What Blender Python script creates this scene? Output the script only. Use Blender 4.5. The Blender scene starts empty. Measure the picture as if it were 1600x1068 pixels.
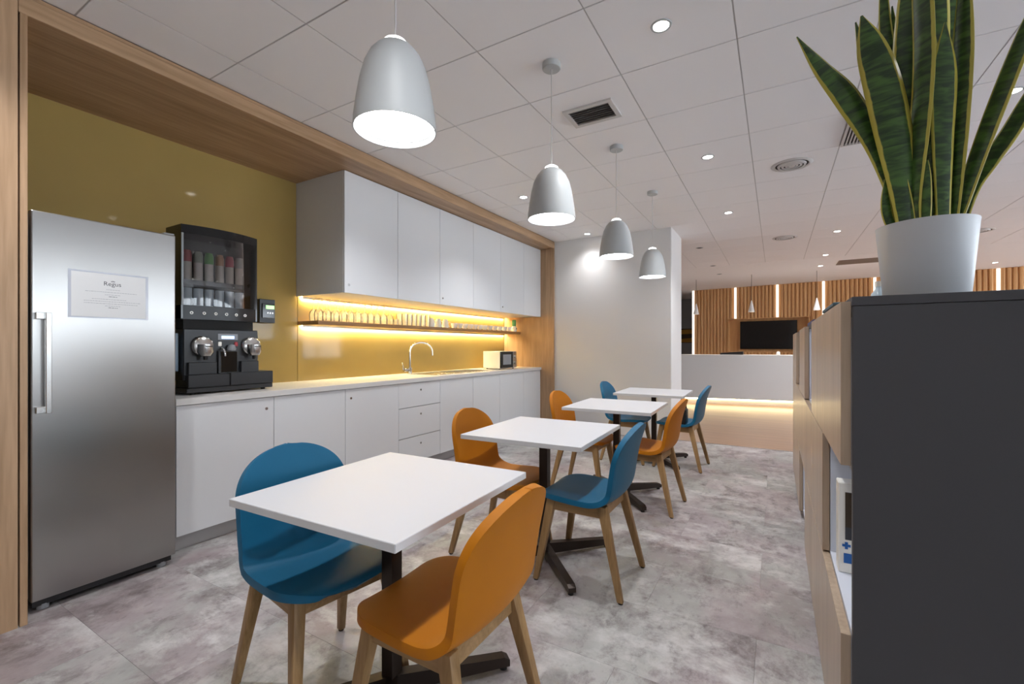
import bpy, bmesh, math, random
from mathutils import Vector, Matrix
random.seed(7)
PI = math.pi
SC = bpy.context.scene
COL = SC.collection

# ------------------------------------------------------------------ camera
TH = math.radians(30.4)
CAM_H = 1.22
cam_d = bpy.data.cameras.new('camera')
cam = bpy.data.objects.new('camera', cam_d)
COL.objects.link(cam)
cam.location = (0, 0, CAM_H)
cam.rotation_euler = (PI / 2, 0, TH)
cam_d.sensor_fit = 'HORIZONTAL'
cam_d.sensor_width = 36.0
cam_d.lens = 36.0 * 703.0 / 1600.0
cam_d.shift_y = 7.0 / 1600.0
cam_d.clip_start = 0.02
SC.camera = cam

# ------------------------------------------------------------------ world, exposure
W = bpy.data.worlds.new('world')
SC.world = W
W.use_nodes = True
bg = W.node_tree.nodes['Background']
bg.inputs[0].default_value = (0.80, 0.90, 1.0, 1)
bg.inputs[1].default_value = 6.0
vs = SC.view_settings
vs.view_transform = 'Standard'
vs.look = 'None'
vs.gamma = 1.0
vs.use_curve_mapping = False
vs.exposure = 0.7

P_PEND, P_DOWN = 4.0, 14.0
E_LED = 100.0

# ------------------------------------------------------------------ helpers
def at(u, v, Y):
    """point seen at photograph pixel (u,v) on the plane y = Y"""
    a = (u - 800.0) / 703.0
    b = (541.0 - v) / 703.0
    d = Vector((-math.sin(TH) + a * math.cos(TH), math.cos(TH) + a * math.sin(TH), b))
    return Vector((0, 0, CAM_H)) + d * (Y / d.y)

def woff(p):
    o = Vector((0, 0, 0))
    while p is not None:
        o += p.location
        p = p.parent
    return o

def tag(o, label=None, cat=None, group=None, kind=None):
    if label: o['label'] = label
    if cat: o['category'] = cat
    if group: o['group'] = group
    if kind: o['kind'] = kind
    return o

def thing(name, label, cat, loc=(0, 0, 0), group=None, kind=None):
    o = bpy.data.objects.new(name, None)
    o.empty_display_size = 0.1
    COL.objects.link(o)
    o.location = loc
    return tag(o, label, cat, group, kind)

def link(name, me, mat=None, parent=None, loc=None):
    o = bpy.data.objects.new(name, me)
    COL.objects.link(o)
    if parent is not None: o.parent = parent
    if loc is not None: o.location = loc
    if mat is not None and not me.materials: me.materials.append(mat)
    return o

def obj(name, bm, mat, parent=None, smooth=False, angle=None):
    """bm is in world coordinates (parents unrotated while building)"""
    off = woff(parent)
    if off.length > 0: bmesh.ops.translate(bm, vec=-off, verts=bm.verts[:])
    bmesh.ops.recalc_face_normals(bm, faces=bm.faces[:])
    me = bpy.data.meshes.new(name)
    bm.to_mesh(me); bm.free()
    if smooth:
        me.polygons.foreach_set('use_smooth', [True] * len(me.polygons))
        if angle:
            me.set_sharp_from_angle(angle=math.radians(angle))
    return link(name, me, mat, parent)

def copy_tree(o, parent=None, loc=None, rz=None, label=None):
    c = o.copy(); COL.objects.link(c)
    c.parent = parent
    if loc is not None: c.location = loc
    if rz is not None: c.rotation_euler = (0, 0, rz)
    if label: c['label'] = label
    for ch in list(o.children): copy_tree(ch, c)
    return c

def B(): return bmesh.new()

def box(bm, x0, x1, y0, y1, z0, z1, bev=0.0, seg=1):
    r = bmesh.ops.create_cube(bm, size=1.0)
    vsn = r['verts']
    for v in vsn:
        v.co = Vector((x0 if v.co.x < 0 else x1, y0 if v.co.y < 0 else y1, z0 if v.co.z < 0 else z1))
    if bev > 0:
        es = set()
        for v in vsn: es.update(v.link_edges)
        bmesh.ops.bevel(bm, geom=list(es), offset=bev, segments=seg, affect='EDGES', profile=0.5)
    return bm

def bx(*a, **k): return box(B(), *a, **k)

def lathe(bm, prof, c=(0, 0, 0), n=24, axis='Z', cap0=False, cap1=False):
    rings = []
    for r, z in prof:
        ring = []
        for i in range(n):
            a = 2 * PI * i / n
            p = (r * math.cos(a), r * math.sin(a), z)
            if axis == 'X': p = (z, p[0], p[1])
            elif axis == 'Y': p = (p[0], z, p[1])
            ring.append(bm.verts.new((p[0] + c[0], p[1] + c[1], p[2] + c[2])))
        rings.append(ring)
    for a, b in zip(rings, rings[1:]):
        for i in range(n):
            bm.faces.new((a[i], a[(i + 1) % n], b[(i + 1) % n], b[i]))
    if cap0: bm.faces.new(rings[0])
    if cap1: bm.faces.new(rings[-1])
    return bm

def cyl(bm, c, r, h, n=20, axis='Z', r2=None):
    return lathe(bm, [(r, 0), (r if r2 is None else r2, h)], c, n, axis, True, True)

def tube(bm, pts, r, n=10, caps=True):
    pts = [Vector(p) for p in pts]
    rr = r if isinstance(r, (list, tuple)) else [r] * len(pts)
    rings = []
    up = None
    for i, p in enumerate(pts):
        t = (pts[min(i + 1, len(pts) - 1)] - pts[max(i - 1, 0)]).normalized()
        if up is None:
            up = Vector((0, 0, 1)) if abs(t.z) < 0.9 else Vector((1, 0, 0))
        s = t.cross(up).normalized()
        up = s.cross(t).normalized()
        rings.append([bm.verts.new(p + (s * math.cos(2 * PI * k / n) + up * math.sin(2 * PI * k / n)) * rr[i]) for k in range(n)])
    for a, b in zip(rings, rings[1:]):
        for k in range(n):
            bm.faces.new((a[k], a[(k + 1) % n], b[(k + 1) % n], b[k]))
    if caps:
        bm.faces.new(rings[0]); bm.faces.new(rings[-1])
    return bm

def prism(bm, poly, axis, a, b):
    """poly of 2-D points extruded along axis from a to b. X:(y,z) Y:(x,z) Z:(x,y)"""
    def mk(p, t):
        if axis == 'X': return (t, p[0], p[1])
        if axis == 'Y': return (p[0], t, p[1])
        return (p[0], p[1], t)
    va = [bm.verts.new(mk(p, a)) for p in poly]
    vb = [bm.verts.new(mk(p, b)) for p in poly]
    n = len(poly)
    bm.faces.new(va); bm.faces.new(vb)
    for i in range(n):
        bm.faces.new((va[i], va[(i + 1) % n], vb[(i + 1) % n], vb[i]))
    return bm

def hexa(bm, bot, top, bev=0.0):
    """4 bottom + 4 top corners"""
    v = [bm.verts.new(p) for p in list(bot) + list(top)]
    for f in ((0, 3, 2, 1), (4, 5, 6, 7), (0, 1, 5, 4), (1, 2, 6, 5), (2, 3, 7, 6), (3, 0, 4, 7)):
        bm.faces.new([v[i] for i in f])
    if bev > 0:
        es = set()
        for q in v: es.update(q.link_edges)
        bmesh.ops.bevel(bm, geom=list(es), offset=bev, segments=2, affect='EDGES', profile=0.5)
    return bm

def crom(pts, per=5):
    """Catmull-Rom resampling"""
    P = [Vector(p) for p in pts]
    P = [P[0] * 2 - P[1]] + P + [P[-1] * 2 - P[-2]]
    out = []
    for i in range(1, len(P) - 2):
        for k in range(per):
            t = k / per
            a, b, c, d = P[i - 1], P[i], P[i + 1], P[i + 2]
            out.append(0.5 * ((2 * b) + (c - a) * t + (2 * a - 5 * b + 4 * c - d) * t * t + (3 * b - a - 3 * c + d) * t ** 3))
    out.append(P[-2])
    return out

# ------------------------------------------------------------------ materials
def srgb(h):
    h = h.lstrip('#')
    c = [int(h[i:i + 2], 16) / 255 for i in (0, 2, 4)]
    return tuple(x / 12.92 if x <= 0.04045 else ((x + 0.055) / 1.055) ** 2.4 for x in c) + (1,)

def mat(name, col, rough=0.5, metal=0.0, spec=0.5, coat=0.0, bump=0.0, bscale=200.0, var=0.0, alpha=1.0):
    m = bpy.data.materials.new(name); m.use_nodes = True
    nt = m.node_tree; p = nt.nodes['Principled BSDF']
    c = srgb(col) if isinstance(col, str) else tuple(col) + (1,) * (4 - len(col))
    p.inputs['Base Color'].default_value = c
    p.inputs['Roughness'].default_value = rough
    p.inputs['Metallic'].default_value = metal
    p.inputs['Specular IOR Level'].default_value = spec
    p.inputs['Coat Weight'].default_value = coat
    p.inputs['Coat Roughness'].default_value = 0.03
    p.inputs['Alpha'].default_value = alpha
    tc = nt.nodes.new('ShaderNodeTexCoord')
    nz = nt.nodes.new('ShaderNodeTexNoise'); nz.inputs['Scale'].default_value = bscale; nz.inputs['Detail'].default_value = 3
    nt.links.new(tc.outputs['Object'], nz.inputs['Vector'])
    if bump > 0:
        b = nt.nodes.new('ShaderNodeBump'); b.inputs['Strength'].default_value = bump; b.inputs['Distance'].default_value = 0.002
        nt.links.new(nz.outputs['Fac'], b.inputs['Height']); nt.links.new(b.outputs['Normal'], p.inputs['Normal'])
    if var > 0:
        n2 = nt.nodes.new('ShaderNodeTexNoise'); n2.inputs['Scale'].default_value = 3.0; n2.inputs['Detail'].default_value = 4
        nt.links.new(tc.outputs['Object'], n2.inputs['Vector'])
        r = nt.nodes.new('ShaderNodeValToRGB')
        r.color_ramp.elements[0].position = 0.3; r.color_ramp.elements[1].position = 0.7
        r.color_ramp.elements[0].color = tuple(x * (1 - var) for x in c[:3]) + (1,)
        r.color_ramp.elements[1].color = tuple(min(1, x * (1 + var)) for x in c[:3]) + (1,)
        nt.links.new(n2.outputs['Fac'], r.inputs['Fac']); nt.links.new(r.outputs['Color'], p.inputs['Base Color'])
    return m

def emit(name, col, s):
    m = bpy.data.materials.new(name); m.use_nodes = True
    nt = m.node_tree; p = nt.nodes['Principled BSDF']
    c = srgb(col) if isinstance(col, str) else tuple(col) + (1,)
    p.inputs['Base Color'].default_value = (0.8, 0.8, 0.8, 1)
    p.inputs['Emission Color'].default_value = c
    p.inputs['Emission Strength'].default_value = s
    return m

def wood(name, dark, light, axis='Z', rough=0.45, fine=60.0, randomise=False):
    """grain runs along axis"""
    m = bpy.data.materials.new(name); m.use_nodes = True
    nt = m.node_tree; p = nt.nodes['Principled BSDF']; L = nt.links.new
    p.inputs['Roughness'].default_value = rough
    p.inputs['Specular IOR Level'].default_value = 0.35
    tc = nt.nodes.new('ShaderNodeTexCoord')
    src = tc.outputs['Object']
    if randomise:
        oi = nt.nodes.new('ShaderNodeObjectInfo')
        ml = nt.nodes.new('ShaderNodeVectorMath'); ml.operation = 'SCALE'
        cx = nt.nodes.new('ShaderNodeCombineXYZ')
        for i in range(3): L(oi.outputs['Random'], cx.inputs[i])
        L(cx.outputs[0], ml.inputs[0]); ml.inputs['Scale'].default_value = 37.0
        ad = nt.nodes.new('ShaderNodeVectorMath'); ad.operation = 'ADD'
        L(src, ad.inputs[0]); L(ml.outputs[0], ad.inputs[1]); src = ad.outputs[0]
    mp = nt.nodes.new('ShaderNodeMapping')
    sc = {'X': (0.06, 1, 1), 'Y': (1, 0.06, 1), 'Z': (1, 1, 0.06)}[axis]
    mp.inputs['Scale'].default_value = sc
    L(src, mp.inputs['Vector'])
    n1 = nt.nodes.new('ShaderNodeTexNoise'); n1.inputs['Scale'].default_value = 9.0; n1.inputs['Detail'].default_value = 5; n1.inputs['Distortion'].default_value = 0.6
    n2 = nt.nodes.new('ShaderNodeTexNoise'); n2.inputs['Scale'].default_value = fine; n2.inputs['Detail'].default_value = 4
    L(mp.outputs[0], n1.inputs['Vector']); L(mp.outputs[0], n2.inputs['Vector'])
    mx = nt.nodes.new('ShaderNodeMath'); mx.operation = 'MULTIPLY_ADD'
    L(n2.outputs['Fac'], mx.inputs[0]); mx.inputs[1].default_value = 0.45
    m2 = nt.nodes.new('ShaderNodeMath'); m2.operation = 'MULTIPLY'; m2.inputs[1].default_value = 0.6
    L(n1.outputs['Fac'], m2.inputs[0]); L(m2.outputs[0], mx.inputs[2])
    r = nt.nodes.new('ShaderNodeValToRGB')
    r.color_ramp.elements[0].position = 0.36; r.color_ramp.elements[1].position = 0.68
    r.color_ramp.elements[0].color = srgb(dark); r.color_ramp.elements[1].color = srgb(light)
    L(mx.outputs[0], r.inputs['Fac']); L(r.outputs['Color'], p.inputs['Base Color'])
    b = nt.nodes.new('ShaderNodeBump'); b.inputs['Strength'].default_value = 0.08; b.inputs['Distance'].default_value = 0.002
    L(n2.outputs['Fac'], b.inputs['Height']); L(b.outputs['Normal'], p.inputs['Normal'])
    return m

def glass(name, tint=(1, 1, 1), gloss=0.12, rough=0.02, caught_light=0.0, ior=1.5):
    m = bpy.data.materials.new(name); m.use_nodes = True
    nt = m.node_tree; L = nt.links.new
    for n in list(nt.nodes):
        if n.type == 'BSDF_PRINCIPLED': nt.nodes.remove(n)
    out = [n for n in nt.nodes if n.type == 'OUTPUT_MATERIAL'][0]
    tr = nt.nodes.new('ShaderNodeBsdfTransparent'); tr.inputs[0].default_value = tuple(tint) + (1,)
    gl = nt.nodes.new('ShaderNodeBsdfGlossy'); gl.inputs['Roughness'].default_value = rough
    fr = nt.nodes.new('ShaderNodeFresnel'); fr.inputs[0].default_value = ior
    ad = nt.nodes.new('ShaderNodeMath'); ad.operation = 'ADD'; ad.use_clamp = True; ad.inputs[1].default_value = gloss
    mx = nt.nodes.new('ShaderNodeMixShader')
    src = tr.outputs[0]
    if caught_light > 0:
        tl = nt.nodes.new('ShaderNodeBsdfTranslucent'); tl.inputs[0].default_value = (1, 1, 1, 1)  # white mixed in to imitate light caught and bent by the glass
        m3 = nt.nodes.new('ShaderNodeMixShader'); m3.inputs[0].default_value = caught_light; L(tr.outputs[0], m3.inputs[1]); L(tl.outputs[0], m3.inputs[2]); src = m3.outputs[0]
    L(fr.outputs[0], ad.inputs[0]); L(ad.outputs[0], mx.inputs[0]); L(src, mx.inputs[1]); L(gl.outputs[0], mx.inputs[2]); L(mx.outputs[0], out.inputs[0])
    return m

def floor_mat():
    m = bpy.data.materials.new('vinyl_concrete'); m.use_nodes = True
    nt = m.node_tree; p = nt.nodes['Principled BSDF']; L = nt.links.new
    tc = nt.nodes.new('ShaderNodeTexCoord'); oi = nt.nodes.new('ShaderNodeObjectInfo')
    ge = nt.nodes.new('ShaderNodeNewGeometry')
    cx = nt.nodes.new('ShaderNodeCombineXYZ'); L(oi.outputs['Random'], cx.inputs[2])
    sc = nt.nodes.new('ShaderNodeVectorMath'); sc.operation = 'SCALE'; sc.inputs['Scale'].default_value = 0.22; L(cx.outputs[0], sc.inputs[0])
    ad = nt.nodes.new('ShaderNodeVectorMath'); ad.operation = 'ADD'; L(ge.outputs['Position'], ad.inputs[0]); L(sc.outputs[0], ad.inputs[1])
    def noise(scale, stretch, det=6, dist=0.4, rgh=0.6):
        mp = nt.nodes.new('ShaderNodeMapping'); mp.inputs['Scale'].default_value = stretch; L(ad.outputs[0], mp.inputs[0])
        n = nt.nodes.new('ShaderNodeTexNoise'); n.inputs['Scale'].default_value = scale; n.inputs['Detail'].default_value = det
        n.inputs['Distortion'].default_value = dist; n.inputs['Roughness'].default_value = rgh
        L(mp.outputs[0], n.inputs['Vector']); return n
    def ramp(n, p0, c0, p1, c1):
        r = nt.nodes.new('ShaderNodeValToRGB'); r.color_ramp.elements[0].position = p0; r.color_ramp.elements[1].position = p1
        r.color_ramp.elements[0].color = c0; r.color_ramp.elements[1].color = c1; L(n.outputs['Fac'], r.inputs['Fac']); return r
    def mix(f, a, b, mode='MIX'):
        x = nt.nodes.new('ShaderNodeMix'); x.data_type = 'RGBA'; x.blend_type = mode
        if isinstance(f, float): x.inputs[0].default_value = f
        else: L(f, x.inputs[0])
        L(a, x.inputs[6]); L(b, x.inputs[7]); return x.outputs[2]
    n1 = noise(2.0, (1.0, 0.8, 1), 10, 0.15, 0.68)
    base = ramp(n1, 0.40, srgb('#7c7372'), 0.60, srgb('#b4b0af')).outputs[0]
    n2 = noise(1.7, (1.2, 0.8, 1), 6, 0.1)
    tint = ramp(n2, 0.43, srgb('#a29296'), 0.57, srgb('#a2a5a0')).outputs[0]
    c = mix(0.45, base, tint)
    n3 = noise(4.6, (1.0, 0.7, 1), 10, 0.1, 0.74)
    dk = ramp(n3, 0.50, (0, 0, 0, 1), 0.66, (0.95, 0.95, 0.95, 1))
    dcol = nt.nodes.new('ShaderNodeRGB'); dcol.outputs[0].default_value = srgb('#6b6161')
    c = mix(dk.outputs[0], c, dcol.outputs[0])
    n4 = noise(3.4, (0.7, 1.0, 1), 9, 0.1, 0.7)
    lt = ramp(n4, 0.52, (0, 0, 0, 1), 0.66, (0.8, 0.8, 0.8, 1))
    lcol = nt.nodes.new('ShaderNodeRGB'); lcol.outputs[0].default_value = srgb('#c8c5c4')
    c = mix(lt.outputs[0], c, lcol.outputs[0])
    n5 = noise(17.0, (1.0, 0.6, 1), 8, 0.1, 0.72)
    sp = ramp(n5, 0.55, (1, 1, 1, 1), 0.70, (0.60, 0.57, 0.57, 1))
    c = mix(1.0, c, sp.outputs[0], 'MULTIPLY')
    L(c, p.inputs['Base Color'])
    p.inputs['Roughness'].default_value = 0.42
    p.inputs['Specular IOR Level'].default_value = 0.4
    b = nt.nodes.new('ShaderNodeBump'); b.inputs['Strength'].default_value = 0.05; b.inputs['Distance'].default_value = 0.002
    L(n5.outputs['Fac'], b.inputs['Height']); L(b.outputs['Normal'], p.inputs['Normal'])
    return m

def leaf_mat():
    m = bpy.data.materials.new('snake_leaf'); m.use_nodes = True
    nt = m.node_tree; p = nt.nodes['Principled BSDF']; L = nt.links.new
    uv = nt.nodes.new('ShaderNodeUVMap'); sx = nt.nodes.new('ShaderNodeSeparateXYZ'); L(uv.outputs[0], sx.inputs[0])
    tc = nt.nodes.new('ShaderNodeTexCoord')
    mp = nt.nodes.new('ShaderNodeMapping'); mp.inputs['Scale'].default_value = (0.3, 20, 1); L(uv.outputs[0], mp.inputs[0])
    oi = nt.nodes.new('ShaderNodeObjectInfo')
    n = nt.nodes.new('ShaderNodeTexNoise'); n.noise_dimensions = '4D'; n.inputs['Scale'].default_value = 3.2; n.inputs['Detail'].default_value = 5; n.inputs['Distortion'].default_value = 0.8
    L(mp.outputs[0], n.inputs['Vector'])
    w = nt.nodes.new('ShaderNodeMath'); w.operation = 'MULTIPLY'; w.inputs[1].default_value = 20.0; L(oi.outputs['Random'], w.inputs[0]); L(w.outputs[0], n.inputs['W'])
    r = nt.nodes.new('ShaderNodeValToRGB'); r.color_ramp.elements[0].position = 0.40; r.color_ramp.elements[1].position = 0.62
    r.color_ramp.elements[0].color = srgb('#22381a'); r.color_ramp.elements[1].color = srgb('#46662c'); L(n.outputs['Fac'], r.inputs[0])
    # yellow margin: |u-.5|
    a = nt.nodes.new('ShaderNodeMath'); a.operation = 'SUBTRACT'; a.inputs[1].default_value = 0.5; L(sx.outputs[0], a.inputs[0])
    b = nt.nodes.new('ShaderNodeMath'); b.operation = 'ABSOLUTE'; L(a.outputs[0], b.inputs[0])
    nn = nt.nodes.new('ShaderNodeTexNoise'); nn.inputs['Scale'].default_value = 30.0; L(tc.outputs['Object'], nn.inputs['Vector'])
    d = nt.nodes.new('ShaderNodeMath'); d.operation = 'MULTIPLY_ADD'; d.inputs[1].default_value = 0.06; L(nn.outputs['Fac'], d.inputs[0]); L(b.outputs[0], d.inputs[2])
    r2 = nt.nodes.new('ShaderNodeValToRGB'); r2.color_ramp.elements[0].position = 0.40; r2.color_ramp.elements[1].position = 0.425; L(d.outputs[0], r2.inputs[0])
    ye = nt.nodes.new('ShaderNodeRGB'); ye.outputs[0].default_value = srgb('#bfb34e')
    mx = nt.nodes.new('ShaderNodeMix'); mx.data_type = 'RGBA'; L(r2.outputs[0], mx.inputs[0]); L(r.outputs[0], mx.inputs[6]); L(ye.outputs[0], mx.inputs[7])
    L(mx.outputs[2], p.inputs['Base Color'])
    p.inputs['Roughness'].default_value = 0.32
    return m

def brushed():
    m = bpy.data.materials.new('brushed_steel'); m.use_nodes = True
    nt = m.node_tree; p = nt.nodes['Principled BSDF']; L = nt.links.new
    p.inputs['Metallic'].default_value = 1.0
    p.inputs['Base Color'].default_value = srgb('#a09d9a')
    p.inputs['Roughness'].default_value = 0.33
    p.inputs['Anisotropic'].default_value = 0.5
    tc = nt.nodes.new('ShaderNodeTexCoord'); mp = nt.nodes.new('ShaderNodeMapping'); mp.inputs['Scale'].default_value = (300, 3, 300)
    L(tc.outputs['Object'], mp.inputs[0])
    n = nt.nodes.new('ShaderNodeTexNoise'); n.inputs['Scale'].default_value = 3.0; n.inputs['Detail'].default_value = 2; L(mp.outputs[0], n.inputs['Vector'])
    r = nt.nodes.new('ShaderNodeMapRange'); r.inputs[3].default_value = 0.27; r.inputs[4].default_value = 0.30; L(n.outputs['Fac'], r.inputs[0]); L(r.outputs[0], p.inputs['Roughness'])
    return m

M = dict(
    white=mat('white_laminate', '#d2d1d0', 0.42, bump=0.02, bscale=500),
    door=mat('white_door_laminate', '#d8d8d9', 0.38, bump=0.02, bscale=500),
    wall=mat('white_paint', '#d9d6d4', 0.7, bump=0.06, bscale=180),
    tile=mat('ceiling_tile_paint', '#f1eeee', 0.85, bump=0.12, bscale=420),
    joint=mat('joint_grey', '#c6c2bf', 0.8, bump=0.02),
    top=mat('table_top_laminate', '#c6c6ca', 0.45, bump=0.015, bscale=600),
    topedge=mat('table_edge', '#d6d6d7', 0.5, bump=0.02),
    counter=mat('worktop_solid_surface', '#d4d1ce', 0.3, bump=0.01),
    kick=mat('plinth_aluminium', '#a9a7a6', 0.4, metal=0.3, bump=0.02),
    gold=mat('gold_back_painted_glass', '#a68c54', 0.06, spec=0.22, coat=0.0, var=0.03),
    steel=brushed(),
    chrome=mat('chrome', '#dcdcdc', 0.08, metal=1.0, bump=0.0),
    steel2=mat('satin_steel', '#c2c0bd', 0.25, metal=1.0, bump=0.02),
    bronze=mat('dark_bronze_metal', '#3a302a', 0.35, metal=0.6, bump=0.03),
    black=mat('black_plastic', '#1c1c1e', 0.32, bump=0.02),
    blackg=mat('black_gloss', '#0b0b0c', 0.08, bump=0.0),
    dkgrey=mat('anthracite_laminate', '#414043', 0.5, bump=0.03, bscale=300),
    grey=mat('grey_plastic', '#8e9093', 0.4, bump=0.02),
    blue=mat('blue_fabric', '#0f5f82', 0.45, spec=0.3, bump=0.25, bscale=900, var=0.05),
    yellow=mat('amber_fabric', '#b87010', 0.5, spec=0.22, bump=0.25, bscale=900, var=0.05),
    leg=wood('oak_leg', '#86673f', '#ad8a60', 'Z', 0.45, 90, True),
    apron=wood('oak_apron', '#86673f', '#ad8a60', 'X', 0.45, 90, True),
    oakY=wood('oak_panel_long', '#9a7a5a', '#be9c7b', 'Y', 0.42, 55),
    oakZ=wood('oak_panel_upright', '#9a7a5a', '#be9c7b', 'Z', 0.42, 55),
    slat=wood('oak_slat', '#c08c58', '#d8a873', 'Z', 0.5, 25, True),
    slatbk=wood('oak_slat_backing', '#c08c58', '#d8a873', 'Z', 0.5, 25),
    cab=wood('pale_oak_door', '#a08c78', '#bda892', 'Z', 0.3, 80, True),
    cabedge=wood('oak_door_edge', '#a08c78', '#bda892', 'Z', 0.45, 80),
    parquet=wood('parquet', '#90705a', '#a88468', 'X', 0.28, 40),
    shelf=wood('oak_shelf', '#8e6a45', '#b08a60', 'Y', 0.45, 70),
    niche=mat('shelf_interior', '#c9ccd6', 0.5, bump=0.02),
    cone=mat('cone_shade', '#e6e3df', 0.5, bump=0.02),
    conein=emit('cone_diffuser', (1.0, 0.90, 0.80), 4.0),
    pend=mat('pendant_matt_white', '#b4b6b6', 0.5, bump=0.02),
    pendin=emit('pendant_diffuser', (0.98, 0.985, 1.0), P_PEND),
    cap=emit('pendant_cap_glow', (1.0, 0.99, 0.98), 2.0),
    down=emit('downlight_lens', (1.0, 0.97, 0.92), P_DOWN),
    ledw=emit('led_warm', (1.0, 0.85, 0.46), E_LED),
    ledd=emit('led_desk', (1.0, 0.80, 0.42), 10.0),
    strip=emit('light_strip', (1.0, 0.90, 0.77), 0.75),
    glass=glass('clear_glass', (0.99, 0.99, 0.98), 0.02, 0.05, 0.10, 1.25),  # clear glass with a little white painted in for caught LED light
    smoke=glass('smoked_glass', (0.80, 0.78, 0.77), 0.0),
    tank=mat('frosted_tank', '#8fa3b4', 0.25, alpha=0.8),
    china=mat('white_china', '#efece4', 0.25, bump=0.0),
    leaf=leaf_mat(),
    soil=mat('soil', '#2b2018', 0.9, bump=0.6, bscale=90),
    pot=mat('white_pot', '#bfc1c4', 0.38, bump=0.02),
    paper=mat('paper', '#dcdbda', 0.55, bump=0.02),
    sleeve=mat('plastic_sleeve', '#b9bcc6', 0.15),
    ink=mat('ink', '#3a3b40', 0.6), inkl=mat('ink_light', '#a4a4a8', 0.6),
    navy=mat('navy_card', '#1d2b66', 0.5), cobalt=mat('cobalt_print', '#1f5fa8', 0.5), teal=mat('slate_teal', '#48606a', 0.5),
    red=mat('red_paint', '#b03038', 0.35), pink=mat('pink_card', '#cf8f96', 0.5), green=mat('green_label', '#4f8f5a', 0.5),
    lcd=emit('lcd_blue', (0.25, 0.5, 1.0), 1.2), lcdg=emit('lcd_green', (0.25, 0.8, 0.15), 0.9),
    vent=mat('vent_white', '#c9c5c2', 0.5), ventd=mat('vent_dark', '#2c2725', 0.8),  # ventd: unlit lenses, and the shade painted inside the vents
    ventb=mat('vent_brown', '#8d7a6c', 0.6),
    screen=mat('tv_screen', '#060607', 0.12), leather=mat('black_leather', '#1a191a', 0.4, bump=0.3, bscale=250),
    picy=mat('ochre_print', '#b8892a', 0.6), picd=mat('dark_print', '#3a2c1a', 0.6), picg=mat('pale_print', '#9aa0a0', 0.6),
    gwall=mat('grey_corridor_paint', '#9a9ea2', 0.7, bump=0.05), rubber=mat('rubber', '#1b1a19', 0.7),
    floor=floor_mat(),
)
for i, c in enumerate(('#a8474c', '#8b8f80', '#5f9a58', '#b0886a', '#b55561', '#8f9394')):
    M['lid%d' % i] = mat('canister_band_%d' % i, c, 0.3)
M['can'] = mat('canister', '#c4bcb4', 0.2, spec=0.6)
M['can2'] = mat('canister_clear', '#c9dbe6', 0.15, spec=0.8)

CEIL = 2.77
XW = -3.69      # niche back
XF = -2.835     # portal frame face
XD = -3.05      # kitchen door faces

# ------------------------------------------------------------------ structure: floor
fl = obj('floor', bx(-3.9, 7.6, -3.1, 16.0, -0.12, -0.006), M['joint']); tag(fl, kind='structure')
TX, TY = 0.92, 0.46
tile_me = None
j = 0
y = 0.755 - 8 * TY
row = 0
FLY = 6.15
while y < FLY - 0.01:
    y1 = min(y + TY, FLY)
    x = -3.75 - (0.46 if row % 2 else 0.0)
    while x < 4.2:
        full = abs(y1 - y - TY) < 1e-6
        if full:
            if tile_me is None:
                b = bx(0.0003, TX - 0.0003, 0.0003, TY - 0.0003, -0.006, 0.0, bev=0.0003)
                o = obj('floor_tile', b, M['floor'], fl); tile_me = o.data; o.location = (x, y, 0)
            else:
                link('floor_tile', tile_me, None, fl, (x, y, 0))
        else:
            obj('floor_tile', bx(x + 0.0006, x + TX - 0.0006, y + 0.0006, y1, -0.006, 0.0), M['floor'], fl)
        x += TX
    y += TY
    row += 1
obj('floor_sheet', bx(4.25, 7.6, -3.1, FLY, -0.006, 0.0), M['floor'], fl)
obj('parquet_floor', bx(-3.9, 7.6, FLY, 16.0, -0.006, 0.0), M['parquet'], fl)
obj('threshold_strip', bx(-2.8, 4.2, FLY - 0.012, FLY + 0.012, -0.001, 0.002), M['steel2'], fl)

# ------------------------------------------------------------------ structure: ceiling
ce = obj('ceiling', bx(-3.9, 7.6, -3.1, 16.0, CEIL + 0.0045, CEIL + 0.15), M['joint']); tag(ce, kind='structure')
GX, GY = 0.5935, 0.5835
X0, Y0 = -0.763, 1.365
ct_me = None
xs = [XF + 0.002] + [X0 + GX * k for k in range(-3, 10)]
ys = [Y0 + GY * k for k in range(-4, 15)]
VENT = (-0.763 + GX * 2, -0.763 + GX * 3, Y0 + GY * 4, Y0 + GY * 5)   # return-air grille tile
VENT_CELL = None
for xa, xb in zip(xs, xs[1:]):
    for ya, yb in zip(ys, ys[1:]):
        if xa < -1.2 and ya > 6.05: pass
        if abs(xa - VENT[0]) < 0.01 and abs(ya - VENT[2]) < 0.01:
            VENT_CELL = (xa, xb, ya, yb); continue
        if xb - xa < 0.55:
            obj('ceiling_tile', bx(xa, xb - 0.0035, ya + 0.0035, yb - 0.0035, CEIL, CEIL + 0.005, bev=0.001), M['tile'], ce)
        elif ct_me is None:
            o = obj('ceiling_tile', bx(0.0035, GX - 0.0035, 0.0035, GY - 0.0035, CEIL, CEIL + 0.005, bev=0.001), M['tile'], ce)
            ct_me = o.data; o.location = (xa, ya, 0)
        else:
            link('ceiling_tile', ct_me, None, ce, (xa, ya, 0))
obj('plaster_panel', bx(-3.9, 7.6, ys[-1] + 0.004, 16.0, CEIL, CEIL + 0.005), M['tile'], ce)
obj('plaster_panel', bx(xs[-1] + 0.004, 7.6, -3.1, ys[-1] - 0.004, CEIL, CEIL + 0.005), M['tile'], ce)
obj('plaster_panel', bx(XF, xs[-1], -3.1, ys[0] - 0.004, CEIL, CEIL + 0.005), M['tile'], ce)

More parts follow.
